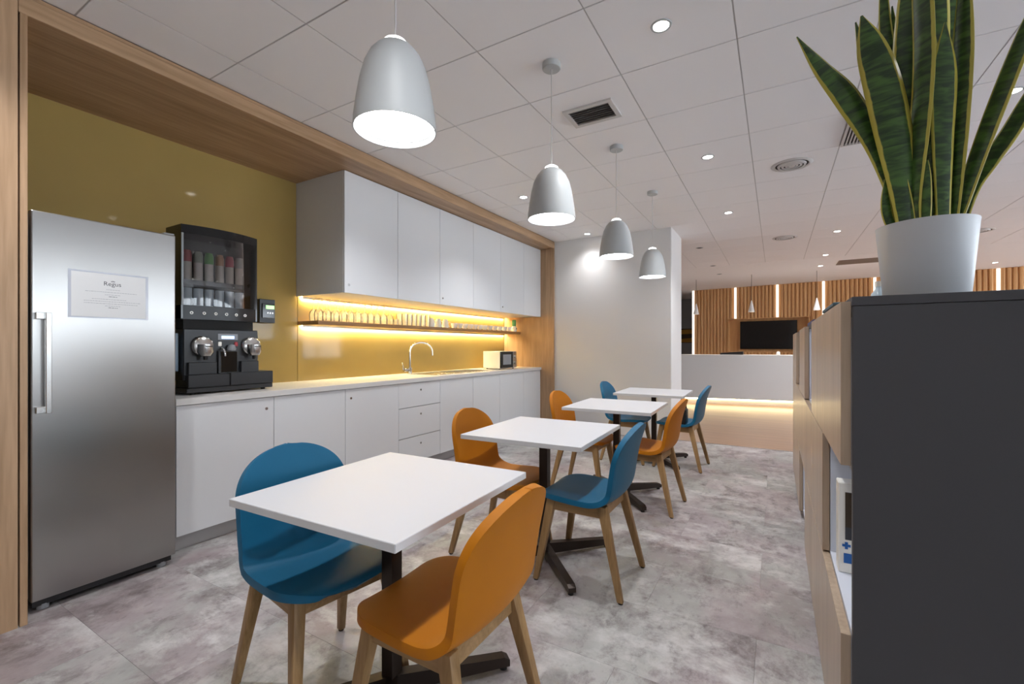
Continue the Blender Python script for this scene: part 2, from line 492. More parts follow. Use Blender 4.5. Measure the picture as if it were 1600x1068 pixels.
# ------------------------------------------------------------------ structure: walls
wl = obj('wall_left', bx(-3.9, XW - 0.012, 0.5, 6.2, 0, CEIL + 0.02), M['wall']); tag(wl, kind='structure')
obj('glass_splashback', bx(XW - 0.011, XW, 0.63, 2.497, 0.0, 2.68), M['gold'], wl)
obj('glass_splashback', bx(XW - 0.011, XW, 2.503, 6.05, 0.0, 2.68), M['gold'], wl)
# oak portal frame round the kitchen niche
SOF = 2.672
YJ0, YJ1 = 0.628, 6.055
tr = thing('trim_1', None, None, (XF, YJ0, 0), kind='structure')
obj('soffit', bx(XW, XF - 0.001, YJ0 - 0.02, YJ1, SOF, SOF + 0.02), M['oakY'], tr)
obj('header', bx(XF - 0.02, XF + 0.001, YJ0 - 0.028, YJ1 + 0.028, SOF + 0.0005, 2.749, bev=0.0015), M['oakY'], tr)
obj('cover_strip', bx(XF - 0.02, XF - 0.003, YJ0 - 0.6, YJ1 + 0.025, 2.7515, CEIL - 0.001), M['oakY'], tr)
obj('jamb', bx(XW, XF + 0.001, YJ0 - 0.024, YJ0, 0, SOF, bev=0.001), M['oakZ'], tr)
obj('jamb', bx(XW, XF + 0.001, YJ1, YJ1 + 0.026, 0, SOF, bev=0.001), M['oakZ'], tr)
# oak clad wall before the niche
wc = obj('wall_cladding', bx(-3.9, XF - 0.02, -3.1, 0.598, 0, CEIL), M['wall']); tag(wc, kind='structure')
for k in range(4):
    obj('cladding_panel', bx(XF - 0.019, XF, 0.600 - 0.92 * (k + 1) + 0.002, 0.600 - 0.92 * k - 0.002, 0.0, 2.749), M['oakZ'], wc)
# white wall block at the end of the kitchen
YE = 6.085
we = obj('wall_end', bx(XF - 0.4, -1.17, YE, 6.80, 0, CEIL + 0.01, bev=0.012, seg=3), M['wall']); tag(we, kind='structure')
wq = obj('wall_far_left', bx(-3.9, XF - 0.42, YE + 0.01, 15.6, 0, CEIL + 0.01), M['wall']); tag(wq, kind='structure')
# outer walls with windows (behind and to the right of the camera)
wr = thing('wall_right', None, None, (7.4, 0, 0), kind='structure')
WIN = [(-2.2, 0.2), (0.8, 3.2), (3.8, 6.2), (6.8, 9.2), (9.8, 12.0)]
edges = [-3.1] + [e for w in WIN for e in w] + [16.0]
for a, b_ in zip(edges[::2], edges[1::2]):
    obj('pier', bx(7.4, 7.6, a, b_, 0, CEIL), M['wall'], wr)
for n, (a, b_) in enumerate(WIN):
    obj('sill_wall', bx(7.4, 7.6, a, b_, 0, 0.75), M['wall'], wr)
    obj('lintel', bx(7.4, 7.6, a, b_, 2.55, CEIL), M['wall'], wr)
    w = thing('window_%d_offscreen' % (n + 1), None, None, (7.5, (a + b_) / 2, 0.75), kind='structure')
    fb = B()
    for (p, q) in ((a, a + 0.06), ((a + b_) / 2 - 0.03, (a + b_) / 2 + 0.03), (b_ - 0.06, b_)): box(fb, 7.46, 7.54, p, q, 0.75, 2.55)
    for z in (0.75, 2.49): box(fb, 7.46, 7.54, a, b_, z, z + 0.06)
    obj('window_frame', fb, M['white'], w)
wb = thing('wall_front', None, None, (0, -3.0, 0), kind='structure')
obj('wall_panel', bx(-3.9, 7.6, -3.2, -3.0, 0, CEIL), M['wall'], wb)

# far corridor wall
wk = obj('wall_corridor', bx(-3.9, 7.6, 15.6, 15.8, 0, CEIL), M['gwall']); tag(wk, kind='structure')

# slatted reception wall, turned about 7.5 degrees
W0 = Vector((-2.0, 13.3, 0)); W1 = Vector((4.13, 12.49, 0))
WA = math.atan2(W1.y - W0.y, W1.x - W0.x)
ws = thing('wall_back', None, None, W0, kind='structure')
def wobj(name, bm, m, **k):
    """geometry given in wall coordinates: x along the wall, y into it"""
    bmesh.ops.translate(bm, vec=W0, verts=bm.verts[:])
    return obj(name, bm, m, ws, **k)
LEN = 8.2
RX0, RX1, RZ0, RZ1 = 0.90, 2.72, 1.07, 1.95       # television recess
bb = B()
box(bb, 0.03, RX0, 0.035, 0.25, 0, CEIL); box(bb, RX1, LEN, 0.035, 0.25, 0, CEIL)
box(bb, RX0, RX1, 0.035, 0.25, RZ1, CEIL); box(bb, RX0, RX1, 0.035, 0.25, 0, RZ0); box(bb, RX0, RX1, 0.20, 0.25, RZ0, RZ1)
wobj('backing_panel', bb, M['slatbk'])
fb = B()
box(fb, RX0, RX1, 0.0, 0.2, RZ1 - 0.02, RZ1); box(fb, RX0, RX1, 0.0, 0.2, RZ0, RZ0 + 0.02)
box(fb, RX0, RX0 + 0.02, 0.0, 0.2, RZ0 + 0.02, RZ1 - 0.02); box(fb, RX1 - 0.02, RX1, 0.0, 0.2, RZ0 + 0.02, RZ1 - 0.02)
box(fb, RX0 + 0.02, RX1 - 0.02, 0.185, 0.199, RZ0 + 0.02, RZ1 - 0.02)
wobj('recess_lining', fb, M['slat'])
STR = [0.02, 1.085, 2.045, 2.995, 3.94, 4.89, 5.845, 6.8, 7.75]
def slat(x, z0, z1, cache={}):
    k = (round(z0, 3), round(z1, 3))
    if k not in cache:
        b = B(); prism(b, [(-0.034, 0.035), (-0.030, 0.010), (-0.016, 0.0), (0.016, 0.0), (0.030, 0.010), (0.034, 0.035)], 'Z', z0, z1)
        o = wobj('slat', b, M['slat']); cache[k] = o.data
    else:
        o = link('slat', cache[k], None, ws)
    o.location = (x, 0, 0)
x = 0.085
while x < LEN:
    if min(abs(x - s) for s in STR) > 0.055:
        if RX0 - 0.03 < x < RX1 + 0.03:
            slat(x, RZ1, CEIL - 0.005); slat(x, 0.0, RZ0)
        else:
            slat(x, 0.0, CEIL - 0.005)
    x += 0.082
for s in STR:
    wobj('light_strip', bx(s - 0.027, s + 0.027, 0.004, 0.036, RZ1 if RX0 < s < RX1 else 0.05, CEIL - 0.01), M['strip'])
ws.rotation_euler = (0, 0, WA)

# ------------------------------------------------------------------ kitchen units
CT = 0.91
ys_low = [1.285, 1.885, 2.495, 3.10, 3.705, 4.30, 4.89, 5.52, 6.04]
low = [
    ('white base cabinet beneath the coffee machine, with key lock', 'lock_r'),
    ('white base cabinet right of the coffee machine, without a lock', None),
    ('white base cabinet beside the drawer stack, lock near top left', 'lock_l'),
    ('white drawer unit with three locked drawers below the worktop', 'drawers'),
    ('plain white base cabinet beneath the kitchen tap, beside the drawers', None),
    ('plain white base cabinet beneath the draining board', None),
    ('white base cabinet beneath the microwave', None),
    ('narrow white base cabinet touching the far oak jamb', None)]
def lock(y, z, parent, x=XD):
    b = B(); cyl(b, (x - 0.001, y, z), 0.010, 0.006, 14, 'X'); o = obj('lock', b, M['steel2'], parent, smooth=True, angle=40)
    b = B(); box(b, x + 0.0045, x + 0.0056, y - 0.0015, y + 0.0015, z - 0.005, z + 0.005); obj('keyhole', b, M['black'], o)
for (a, b_), (lab, kind) in zip(zip(ys_low, ys_low[1:]), low):
    t = thing('base_cabinet', lab, 'cabinet', (XD - 0.3, (a + b_) / 2, 0), 'base cabinets along the worktop')
    obj('body', bx(XW + 0.005, XD - 0.021, a + 0.0006, b_ - 0.0006, 0.0925, CT - 0.042), M['white'], t)
    obj('plinth', bx(XD - 0.06, XD - 0.045, a, b_, 0.0, 0.092), M['kick'], t)
    g = 0.0018
    if kind == 'drawers':
        for (z0, z1) in ((0.094, 0.338), (0.342, 0.628), (0.632, CT - 0.044)):
            d = obj('drawer_front', bx(XD - 0.02, XD, a + g, b_ - g, z0 + g, z1 - g, bev=0.001), M['door'], t)
            lock((a + b_) / 2, z1 - 0.075, d)
            obj('finger_rail', bx(XD - 0.02, XD - 0.006, a + g, b_ - g, z1 - g + 0.0002, z1 + 0.0018), M['kick'], d)
    else:
        d = obj('door', bx(XD - 0.02, XD, a + g, b_ - g, 0.094, CT - 0.044, bev=0.001), M['door'], t)
        if kind == 'lock_r': lock(b_ - 0.055, 0.79, d)
        if kind == 'lock_l': lock(a + 0.055, 0.79, d)
t = obj('worktop', bx(XW + 0.001, XD + 0.012, 1.28, 6.054, CT - 0.04, CT, bev=0.002), M['counter'])
tag(t, 'long white kitchen worktop running from the fridge to the oak jamb', 'worktop')

ys_up = [2.485, 3.09, 3.70, 4.31, 4.91, 5.52, 6.05]
UB = 1.665
up = ['white wall cabinet with exposed grey side, next to the gold glass', 'white wall cabinet, second from the fridge end of the run',
      'white wall cabinet above the kitchen tap, lock at lower left', 'white wall cabinet, fourth from the fridge end of the run',
      'white wall cabinet above the microwave, with small lock', 'white wall cabinet touching the far oak jamb']
for i, ((a, b_), lab) in enumerate(zip(zip(ys_up, ys_up[1:]), up)):
    t = thing('wall_cabinet', lab, 'cabinet', (XD - 0.3, (a + b_) / 2, UB), 'wall cabinets above the shelf')
    obj('body', bx(XW + 0.002, XD - 0.021, a + 0.0006, b_ - 0.0006, UB, SOF - 0.002), M['white'], t)
    g = 0.0018
    d = obj('door', bx(XD - 0.02, XD, a + g, b_ - g, UB - 0.002, SOF - 0.006, bev=0.001), M['door'], t)
    if i in (0, 2, 4): lock(a + 0.045, UB + 0.066, d)

sh = obj('wall_shelf', bx(XW + 0.001, -3.40, 2.50, 6.054, 1.41, 1.445, bev=0.0015), M['shelf'])
tag(sh, 'long thin oak wall shelf holding glasses and cups', 'shelf')
def led(y0, y1, z, lab):
    t = thing('led_strip', lab, 'light', (XW + 0.012, (y0 + y1) / 2, z))
    obj('channel', bx(XW + 0.003, XW + 0.024, y0, y1, z - 0.003, z - 0.0002), M['steel2'], t)
    obj('diffuser', bx(XW + 0.004, XW + 0.023, y0 + 0.005, y1 - 0.005, z - 0.013, z - 0.003), M['ledw'], t)
    obj('light_baffle', bx(XW + 0.0235, XW + 0.0255, y0, y1, z - 0.017, z - 0.0002), M['steel2'], t)  # added to block LED light from spilling sideways into the room
led(2.53, 6.02, UB, 'warm LED strip under the wall cabinets')
led(2.53, 6.02, 1.41, 'warm LED strip under the oak wall shelf')

# ------------------------------------------------------------------ fridge
FX = -2.91
t = thing('refrigerator', 'tall brushed steel refrigerator with long bar handle and paper notice', 'refrigerator', (-3.2, 0.94, 0))
FY0, FY1 = 0.655, 1.224
obj('cabinet', bx(-3.60, FX - 0.045, FY0, FY1, 0.06, 1.83, bev=0.004), M['grey'], t)
d = obj('door', bx(FX - 0.04, FX, FY0 - 0.001, FY1 + 0.001, 0.055, 1.842, bev=0.006, seg=2), M['steel'], t)
obj('hinge_cover', bx(FX - 0.06, FX - 0.012, FY1 - 0.05, FY1, 1.842, 1.853, bev=0.003), M['grey'], t)
HX = FX + 0.045
hb = B()
box(hb, HX - 0.016, HX + 0.004, 0.692, 0.712, 0.915, 1.375, bev=0.002)
h = obj('handle', hb, M['steel2'], d)
for z in (0.915, 1.345):
    obj('handle_bracket', bx(FX - 0.0005, HX - 0.015, 0.664, 0.712, z, z + 0.03, bev=0.002), M['steel2'], d)
obj('gasket', bx(FX - 0.0455, FX - 0.0395, FY0 + 0.006, FY1 - 0.006, 0.065, 1.83), M['rubber'], t)
obj('base_grille', bx(-3.58, FX - 0.03, FY0 + 0.01, FY1 - 0.01, 0.02, 0.058), M['black'], t)
for yy in (FY0 + 0.05, FY1 - 0.05):
    b = B(); cyl(b, (FX - 0.05, yy, 0.0), 0.022, 0.024, 16); obj('foot', b, M['grey'], t, smooth=True, angle=40)
# notice taped on the door
t = thing('paper_notice', 'printed paper notice in a clear sleeve on the fridge door', 'notice', (FX + 0.001, 0.936, 1.36))
obj('sleeve', bx(FX + 0.0002, FX + 0.0010, 0.778, 1.096, 1.360, 1.592), M['sleeve'], t)
pg = obj('sheet', bx(FX + 0.0011, FX + 0.0016, 0.789, 1.084, 1.367, 1.584), M['paper'], t)
def text_mesh(name, s, size, loc, rot, m, parent, bold=0.0):
    cu = bpy.data.curves.new(name, 'FONT'); cu.body = s; cu.size = size; cu.align_x = 'CENTER'; cu.extrude = 0.0001; cu.offset = bold
    o = bpy.data.objects.new(name, cu); COL.objects.link(o)
    dg = bpy.context.evaluated_depsgraph_get()
    me = bpy.data.meshes.new_from_object(o.evaluated_get(dg))
    bpy.data.objects.remove(o)
    me.materials.clear(); me.materials.append(m)
    me.transform(Matrix.Translation(Vector(loc)) @ rot)
    me.transform(Matrix.Translation(-woff(parent)))
    return link(name, me, None, parent)
ROTX = Matrix(((0, 0, 1, 0), (1, 0, 0, 0), (0, 1, 0, 0), (0, 0, 0, 1)))   # text facing +X, reading along +Y
text_mesh('lettering', 'Regus', 0.030, (FX + 0.0017, 0.945, 1.526), ROTX, M['ink'], pg, 0.0)
b = B()
for r_ in (0.007, 0.0105):
    pts = [(FX + 0.0018, 0.947 + r_ * math.cos(a), 1.541 + r_ * math.sin(a)) for a in [PI * (0.2 + 0.6 * k / 8) for k in range(9)]]
    tube(b, pts, 0.0009, 5)
obj('emblem', b, M['ink'], pg)
for (yc, z, w_, m_) in ((0.945, 1.505, 0.05, 'inkl'), (0.94, 1.492, 0.20, 'inkl'), (0.945, 1.479, 0.06, 'inkl'), (0.948, 1.470, 0.036, 'ink'),
                        (0.93, 1.456, 0.13, 'inkl'), (0.945, 1.445, 0.22, 'inkl'), (0.94, 1.434, 0.21, 'inkl'), (0.945, 1.423, 0.06, 'inkl'), (0.948, 1.414, 0.038, 'ink')):
    bb_ = B(); yy = yc - w_ / 2; random.seed(int(z * 1000))
    while yy < yc + w_ / 2:
        wd = random.uniform(0.004, 0.012); box(bb_, FX + 0.0016, FX + 0.00175, yy, yy + wd, z, z + 0.0022); yy += wd + 0.0025
    obj('text_line', bb_, M[m_], pg)

# ------------------------------------------------------------------ coffee machine
CX = -3.245
t = thing('coffee_machine', 'tall black coffee machine with canister dispenser on the worktop', 'coffee machine', (-3.4, 1.64, CT))
Y0c, Y1c = 1.40, 1.885
obj('lower_body', bx(-3.55, CX + 0.004, Y0c + 0.005, Y1c, CT + 0.09, 1.335, bev=0.006), M['black'], t)
b = B(); box(b, -3.55, CX + 0.035, 1.41, 1.975, CT + 0.012, CT + 0.045, bev=0.004); base = obj('base', b, M['black'], t)
for yy in (1.46, 1.92):
    b = B(); cyl(b, (CX, yy, CT), 0.014, 0.014, 12); obj('foot', b, M['rubber'], base)
obj('drip_tray', bx(CX - 0.12, CX + 0.045, 1.415, 1.668, CT + 0.045, CT + 0.128, bev=0.004), M['black'], t)
obj('drip_tray', bx(CX - 0.12, CX + 0.045, 1.672, 1.972, CT + 0.045, CT + 0.132, bev=0.004), M['black'], t)
for (a, b_) in ((1.425, 1.595), (1.752, 1.875)):
    obj('cup_stand', bx(CX, CX + 0.028, a, b_, CT + 0.128, 1.118, bev=0.003), M['black'], t)
rc = B(); box(rc, CX + 0.002, CX + 0.006, 1.615, 1.735, 1.045, 1.185); obj('spout_recess', rc, M['blackg'], t)
obj('recess_frame', bx(CX + 0.004, CX + 0.02, 1.606, 1.625, CT + 0.128, 1.19, bev=0.002), M['black'], t)
def brew(y, z):
    b = B(); lathe(b, [(0.001, 0.034), (0.055, 0.03), (0.066, 0.018), (0.068, 0.0)], (CX + 0.003, y, z), 28, 'X')
    k = obj('brew_head', b, M['steel2'], t, smooth=True, angle=50)
    b = B(); lathe(b, [(0.001, 0.005), (0.044, 0.0), (0.046, -0.05), (0.034, -0.075), (0.001, -0.078)], (CX + 0.052, y, z + 0.012), 24)
    obj('pod_holder', b, M['steel2'], k, smooth=True, angle=50)
    obj('slot', bx(CX + 0.09, CX + 0.1, y - 0.02, y + 0.02, z - 0.004, z + 0.003), M['black'], k)
    b = B(); cyl(b, (CX + 0.052, y, z - 0.09), 0.011, 0.026, 12, 'Z', 0.014); obj('spout', b, M['black'], k, smooth=True, angle=40)
    for q in range(5):
        a = PI * (0.18 + 0.16 * q)
        b = B(); cyl(b, (CX + 0.024, y - 0.053 * math.cos(a), z + 0.053 * math.sin(a)), 0.0085, 0.008, 12, 'X'); obj('button', b, M['china'], k)
brew(1.512, 1.222); brew(1.828, 1.222)
s = obj('display_panel', bx(CX + 0.004, CX + 0.008, 1.610, 1.738, 1.265, 1.306), M['grey'], t)
obj('display', bx(CX + 0.0078, CX + 0.009, 1.632, 1.715, 1.272, 1.292), M['lcd'], s)
for yy, m_ in ((1.622, 'china'), (1.728, 'red')):
    obj('button', bx(CX + 0.004, CX + 0.009, yy - 0.011, yy + 0.011, 1.222, 1.252, bev=0.004), M[m_], t)
b = B(); tube(b, crom([(CX, 1.628, 1.205), (CX + 0.03, 1.630, 1.205), (CX + 0.045, 1.634, 1.18), (CX + 0.046, 1.636, 1.155)], 4), 0.007, 10); obj('steam_wand', b, M['chrome'], t, smooth=True)
b = B(); lathe(b, [(0.001, 0.03), (0.02, 0.024), (0.028, 0.0), (0.024, -0.012), (0.001, -0.014)], (CX + 0.022, 1.690, 1.205), 18); obj('water_spout', b, M['grey'], t, smooth=True, angle=50)
obj('water_tank', bx(-3.50, -3.285, 1.335, 1.402, 1.06, 1.305, bev=0.006), M['tank'], t)
# dispenser with bulging front
N = 12
def arcx(f, bulge=0.05): return CX - 0.012 + bulge * (1 - (2 * f - 1) ** 2)
def curved(y0, y1, z0, z1, xb, off=0.0, th=None):
    P = [(arcx(i / N) + off, y0 + (y1 - y0) * i / N) for i in range(N + 1)]
    Q = [(xb, y1), (xb, y0)] if th is None else [(p[0] - th, p[1]) for p in reversed(P)]
    b = B(); prism(b, P + Q, 'Z', z0, z1); return b
obj('dispenser_top', curved(Y0c, Y1c, 1.945, 2.0, -3.46), M['blackg'], t, smooth=True, angle=35)
obj('dispenser_back', bx(-3.46, -3.445, Y0c, Y1c, 1.345, 1.945), M['black'], t)
obj('dispenser_side', bx(-3.445, CX - 0.012, Y0c, Y0c + 0.012, 1.40, 1.945), M['blackg'], t)
obj('dispenser_side', bx(-3.445, CX - 0.012, Y1c - 0.012, Y1c, 1.40, 1.945), M['blackg'], t)
obj('dispenser_base', curved(Y0c, Y1c, 1.395, 1.485, -3.46, -0.004), M['black'], t, smooth=True, angle=35)
obj('neck', bx(-3.445, CX - 0.03, Y0c + 0.02, Y1c - 0.02, 1.334, 1.396), M['rubber'], t)
obj('front_glass', curved(Y0c + 0.002, Y1c - 0.002, 1.486, 1.944, 0, 0.0, 0.004), M['smoke'], t, smooth=True, angle=35)
obj('glass_edge', bx(CX - 0.013, CX - 0.006, Y0c, Y0c + 0.012, 1.486, 1.945), M['grey'], t)
obj('canister_shelf', bx(-3.444, CX - 0.03, Y0c + 0.013, Y1c - 0.013, 1.625, 1.655), M['black'], t)
for i in range(6):
    yy = Y0c + 0.052 + i * 0.066
    b = B(); cyl(b, (-3.30, yy, 1.656), 0.0265, 0.165, 16); c_ = obj('canister', b, M['can'], t, smooth=True, angle=40)
    b = B(); lathe(b, [(0.027, 0.115), (0.027, 0.165), (0.02, 0.19), (0.001, 0.192)], (-3.30, yy, 1.656), 16); obj('lid', b, M['lid%d' % i], c_, smooth=True, angle=50)
    b = B(); cyl(b, (-3.30, yy, 1.486), 0.028, 0.115, 16); obj('jar', b, M['can2'], t, smooth=True, angle=40)
    f = (yy - Y0c) / (Y1c - Y0c)
    b = B(); lathe(b, [(0.010, 0.0), (0.010, 0.004), (0.005, 0.004), (0.005, 0.0)], (arcx(f) - 0.004, yy, 1.437), 14, 'X'); obj('knob', b, M['china'], t)
# cashless payment reader on the wall
t = thing('payment_reader', 'small black payment reader with green display beside the coffee machine', 'card reader', (XW + 0.03, 2.2, 1.42))
obj('housing', bx(XW + 0.0005, XW + 0.06, 2.120, 2.255, 1.415, 1.610, bev=0.004), M['black'], t)
obj('faceplate', bx(XW + 0.06, XW + 0.068, 2.140, 2.247, 1.455, 1.575, bev=0.003), M['blackg'], t)
obj('display', bx(XW + 0.068, XW + 0.0695, 2.170, 2.240, 1.530, 1.560), M['lcdg'], t)
for k in range(3):
    b = B(); cyl(b, (XW + 0.067, 2.185 + 0.02 * k, 1.497), 0.007, 0.004, 10, 'X'); obj('button', b, M['steel2'], t)

# ------------------------------------------------------------------ sink, tap, microwave
t = thing('sink', 'stainless steel inset sink with draining board', 'sink', (-3.38, 4.3, CT))
rim = B()
SX0, SX1, SY0, SY1 = -3.58, -3.14, 3.76, 4.90
for (a, b_, c_, d_) in ((SX0, SX1, SY0, SY0 + 0.03), (SX0, SX1, 4.22, SY1), (SX0, SX0 + 0.03, SY0 + 0.03, 4.22), (SX1 - 0.03, SX1, SY0 + 0.03, 4.22)):
    box(rim, a, b_, c_, d_, CT - 0.001, CT + 0.004)
obj('rim', rim, M['steel2'], t)
bw = B()
box(bw, SX0 + 0.03, SX1 - 0.03, SY0 + 0.03, 4.22, CT + 0.0002, CT + 0.0012)
obj('basin', bw, M['steel2'], t)
for k in range(7):
    obj('drain_rib', bx(SX0 + 0.06 + 0.05 * k, SX0 + 0.075 + 0.05 * k, 4.27, 4.85, CT + 0.004, CT + 0.007), M['steel2'], t)
t = thing('kitchen_tap', 'chrome swan-neck kitchen tap with side lever', 'tap', (-3.53, 3.76, CT))
b = B(); cyl(b, (-3.53, 3.76, CT + 0.0), 0.024, 0.075, 18); obj('base', b, M['chrome'], t, smooth=True, angle=40)
pts = [(-3.53, 3.76, CT + 0.06), (-3.53, 3.76, CT + 0.16), (-3.53, 3.76, CT + 0.25)]
arc = [(-3.53 + 0.055 * (1 - math.cos(a)), 3.76 + 0.125 * (1 - math.cos(a)), CT + 0.25 + 0.105 * math.sin(a)) for a in [PI * k / 12 for k in range(1, 13)]]
arc.append((arc[-1][0], arc[-1][1], CT + 0.205))
b = B(); tube(b, pts + arc, 0.011, 12); obj('spout', b, M['chrome'], t, smooth=True, angle=60)
b = B(); tube(b, [(-3.53, 3.75, CT + 0.05), (-3.53, 3.665, CT + 0.05)], 0.019, 14); lv = obj('valve', b, M['chrome'], t, smooth=True, angle=40)
b = B(); tube(b, [(-3.53, 3.66, CT + 0.05), (-3.53, 3.648, CT + 0.13)], 0.005, 8); obj('lever', b, M['chrome'], lv, smooth=True)

t = thing('microwave', 'small cream microwave oven with dark door at the worktop end', 'microwave', (-3.32, 5.34, CT))
MX0, MX1, MY0, MY1, MZ0, MZ1 = -3.47, -3.20, 5.13, 5.57, CT + 0.012, 1.155
obj('housing', bx(MX0, MX1, MY0, MY1, MZ0, MZ1, bev=0.004), M['china'], t)
d = obj('door', bx(MX1, MX1 + 0.016, MY0 + 0.003, MY0 + 0.33, MZ0 + 0.006, MZ1 - 0.004, bev=0.003), M['blackg'], t)
obj('window', bx(MX1 + 0.016, MX1 + 0.0175, MY0 + 0.06, MY0 + 0.27, MZ0 + 0.05, MZ1 - 0.045), M['grey'], d)
obj('control_panel', bx(MX1, MX1 + 0.014, MY0 + 0.334, MY1 - 0.003, MZ0 + 0.006, MZ1 - 0.004, bev=0.003), M['steel2'], t)
for k in range(2):
    b = B(); cyl(b, (MX1 + 0.013, MY1 - 0.055, MZ0 + 0.07 + 0.085 * k), 0.02, 0.014, 16, 'X'); obj('knob', b, M['steel2'], t, smooth=True, angle=40)
for yy in (MY0 + 0.04, MY1 - 0.04):
    for xx in (MX0 + 0.04, MX1 - 0.03):
        b = B(); cyl(b, (xx, yy, CT), 0.012, 0.014, 10); obj('foot', b, M['rubber'], t)

# ------------------------------------------------------------------ glasses and cups on the shelf
SZ = 1.445
def wine(h=0.195):
    b = B()
    lathe(b, [(0.033, 0.0), (0.0375, 0.035), (0.038, 0.06), (0.033, 0.085), (0.018, 0.102), (0.006, 0.112), (0.0035, 0.125), (0.0035, 0.185), (0.012, 0.192), (0.034, h), (0.034, h + 0.0015), (0.001, h + 0.002)], n=20)
    return b
WL = ['upturned wine glass in the front row on the oak shelf edge', 'upturned wine glass in the rear row against the gold glass']
proto = obj('wine_glass', wine(), M['glass'], smooth=True, angle=60)
tag(proto, WL[0], 'wine glass', 'upturned wine glasses on the oak shelf')
wy = [2.545, 2.63, 2.717, 2.805, 2.885, 2.97, 3.055, 3.132, 3.215, 3.301, 3.389]
first = True
for k, yy in enumerate(wy):
    for xx in (-3.46, -3.575):
        y2 = yy + (0.035 if xx < -3.5 else 0)
        if first: proto.location = (xx, y2, SZ); first = False
        else: copy_tree(proto, loc=(xx, y2, SZ), label=WL[0 if xx > -3.5 else 1])
b = B(); lathe(b, [(0.001, 0.004), (0.021, 0.004), (0.023, 0.0), (0.024, 0.0), (0.027, 0.06), (0.026, 0.06), (0.0225, 0.006)], n=16)
sg = obj('shot_glass', b, M['glass'], smooth=True, angle=50)
tag(sg, 'short clear glass between the wine glasses and the tumblers', 'glass', 'short glasses on the oak shelf')
sg.location = (-3.45, 3.465, SZ); copy_tree(sg, loc=(-3.45, 3.522, SZ)); copy_tree(sg, loc=(-3.53, 3.49, SZ))
b = B(); lathe(b, [(0.001, 0.008), (0.024, 0.008), (0.026, 0.0), (0.029, 0.0), (0.034, 0.13), (0.0325, 0.13), (0.0265, 0.01)], n=18)
tg = obj('tumbler', b, M['glass'], smooth=True, angle=50)
TGL = ['tall clear tumbler in the front row on the oak shelf edge', 'tall clear tumbler in the rear row against the gold glass']
tag(tg, TGL[0], 'tumbler', 'tumblers on the oak shelf')
first = True
for xx in (-3.45, -3.53):
    for k in range(6):
        l = (xx, 3.60 + 0.0715 * k, SZ)
        if first: tg.location = l; first = False
        else: copy_tree(tg, loc=l, label=TGL[0 if xx > -3.5 else 1])
def cupmesh(r, h, t_):
    b = B(); lathe(b, [(0.001, 0.0), (r * 0.55, 0.0), (r * 0.8, h * 0.25), (r * 0.97, h * 0.65), (r, h), (r - 0.003, h), (r * 0.9, h * 0.6), (r * 0.5, 0.006), (0.001, 0.006)], n=18)
    return b
mugp = thing('stacked_cup', 'tall upturned white cup next to the tumblers', 'cup', (-3.46, 4.04, SZ), 'tall white cups on the oak shelf')
b = B(); lathe(b, [(0.040, 0.0), (0.042, 0.02), (0.038, 0.055), (0.03, 0.09), (0.022, 0.105), (0.001, 0.107)], (-3.46, 4.04, SZ), n=18); obj('bowl', b, M['china'], mugp, smooth=True, angle=60)
b = B(); tube(b, [(-3.46 + 0.03, 4.04 + 0.025, SZ + 0.075), (-3.46 + 0.052, 4.04 + 0.045, SZ + 0.06), (-3.46 + 0.045, 4.04 + 0.04, SZ + 0.025), (-3.46 + 0.03, 4.04 + 0.026, SZ + 0.02)], 0.004, 6); obj('handle', b, M['china'], mugp, smooth=True)
copy_tree(mugp, loc=(-3.46, 4.165, SZ)); copy_tree(mugp, loc=(-3.46, 4.30, SZ))
cp = thing('cup', 'small white coffee cup in the long row on the oak shelf', 'cup', (-3.455, 4.47, SZ), 'small white cups on the oak shelf')
b = cupmesh(0.042, 0.065, 0); bmesh.ops.translate(b, vec=Vector(cp.location), verts=b.verts[:]); obj('bowl', b, M['china'], cp, smooth=True, angle=60)
b = B(); tube(b, [(-3.455 + 0.028, 4.47 + 0.028, SZ + 0.055), (-3.455 + 0.048, 4.47 + 0.048, SZ + 0.045), (-3.455 + 0.04, 4.47 + 0.04, SZ + 0.02), (-3.455 + 0.024, 4.47 + 0.024, SZ + 0.018)], 0.0035, 6); obj('handle', b, M['china'], cp, smooth=True)
for yy in (4.573, 4.685, 4.80, 4.91, 5.025, 5.145, 5.27, 5.395, 5.53, 5.665, 5.79): copy_tree(cp, loc=(-3.455, yy, SZ))
t = thing('jar', 'white jar with green label at the far shelf end', 'jar', (-3.452, 5.945, SZ))
b = B(); lathe(b, [(0.001, 0.0), (0.036, 0.0), (0.044, 0.02), (0.044, 0.06), (0.03, 0.078), (0.028, 0.085)], (-3.452, 5.945, SZ), 18); obj('body', b, M['china'], t, smooth=True, angle=50)
b = B(); lathe(b, [(0.028, 0.0), (0.033, 0.02), (0.033, 0.08), (0.026, 0.095), (0.001, 0.097)], (-3.452, 5.945, SZ + 0.085), 18); obj('upper_label', b, M['green'], t, smooth=True, angle=50)
b = B(); cyl(b, (-3.41, 5.945, SZ + 0.045), 0.012, 0.004, 12, 'X'); obj('badge', b, M['dkgrey'], t)

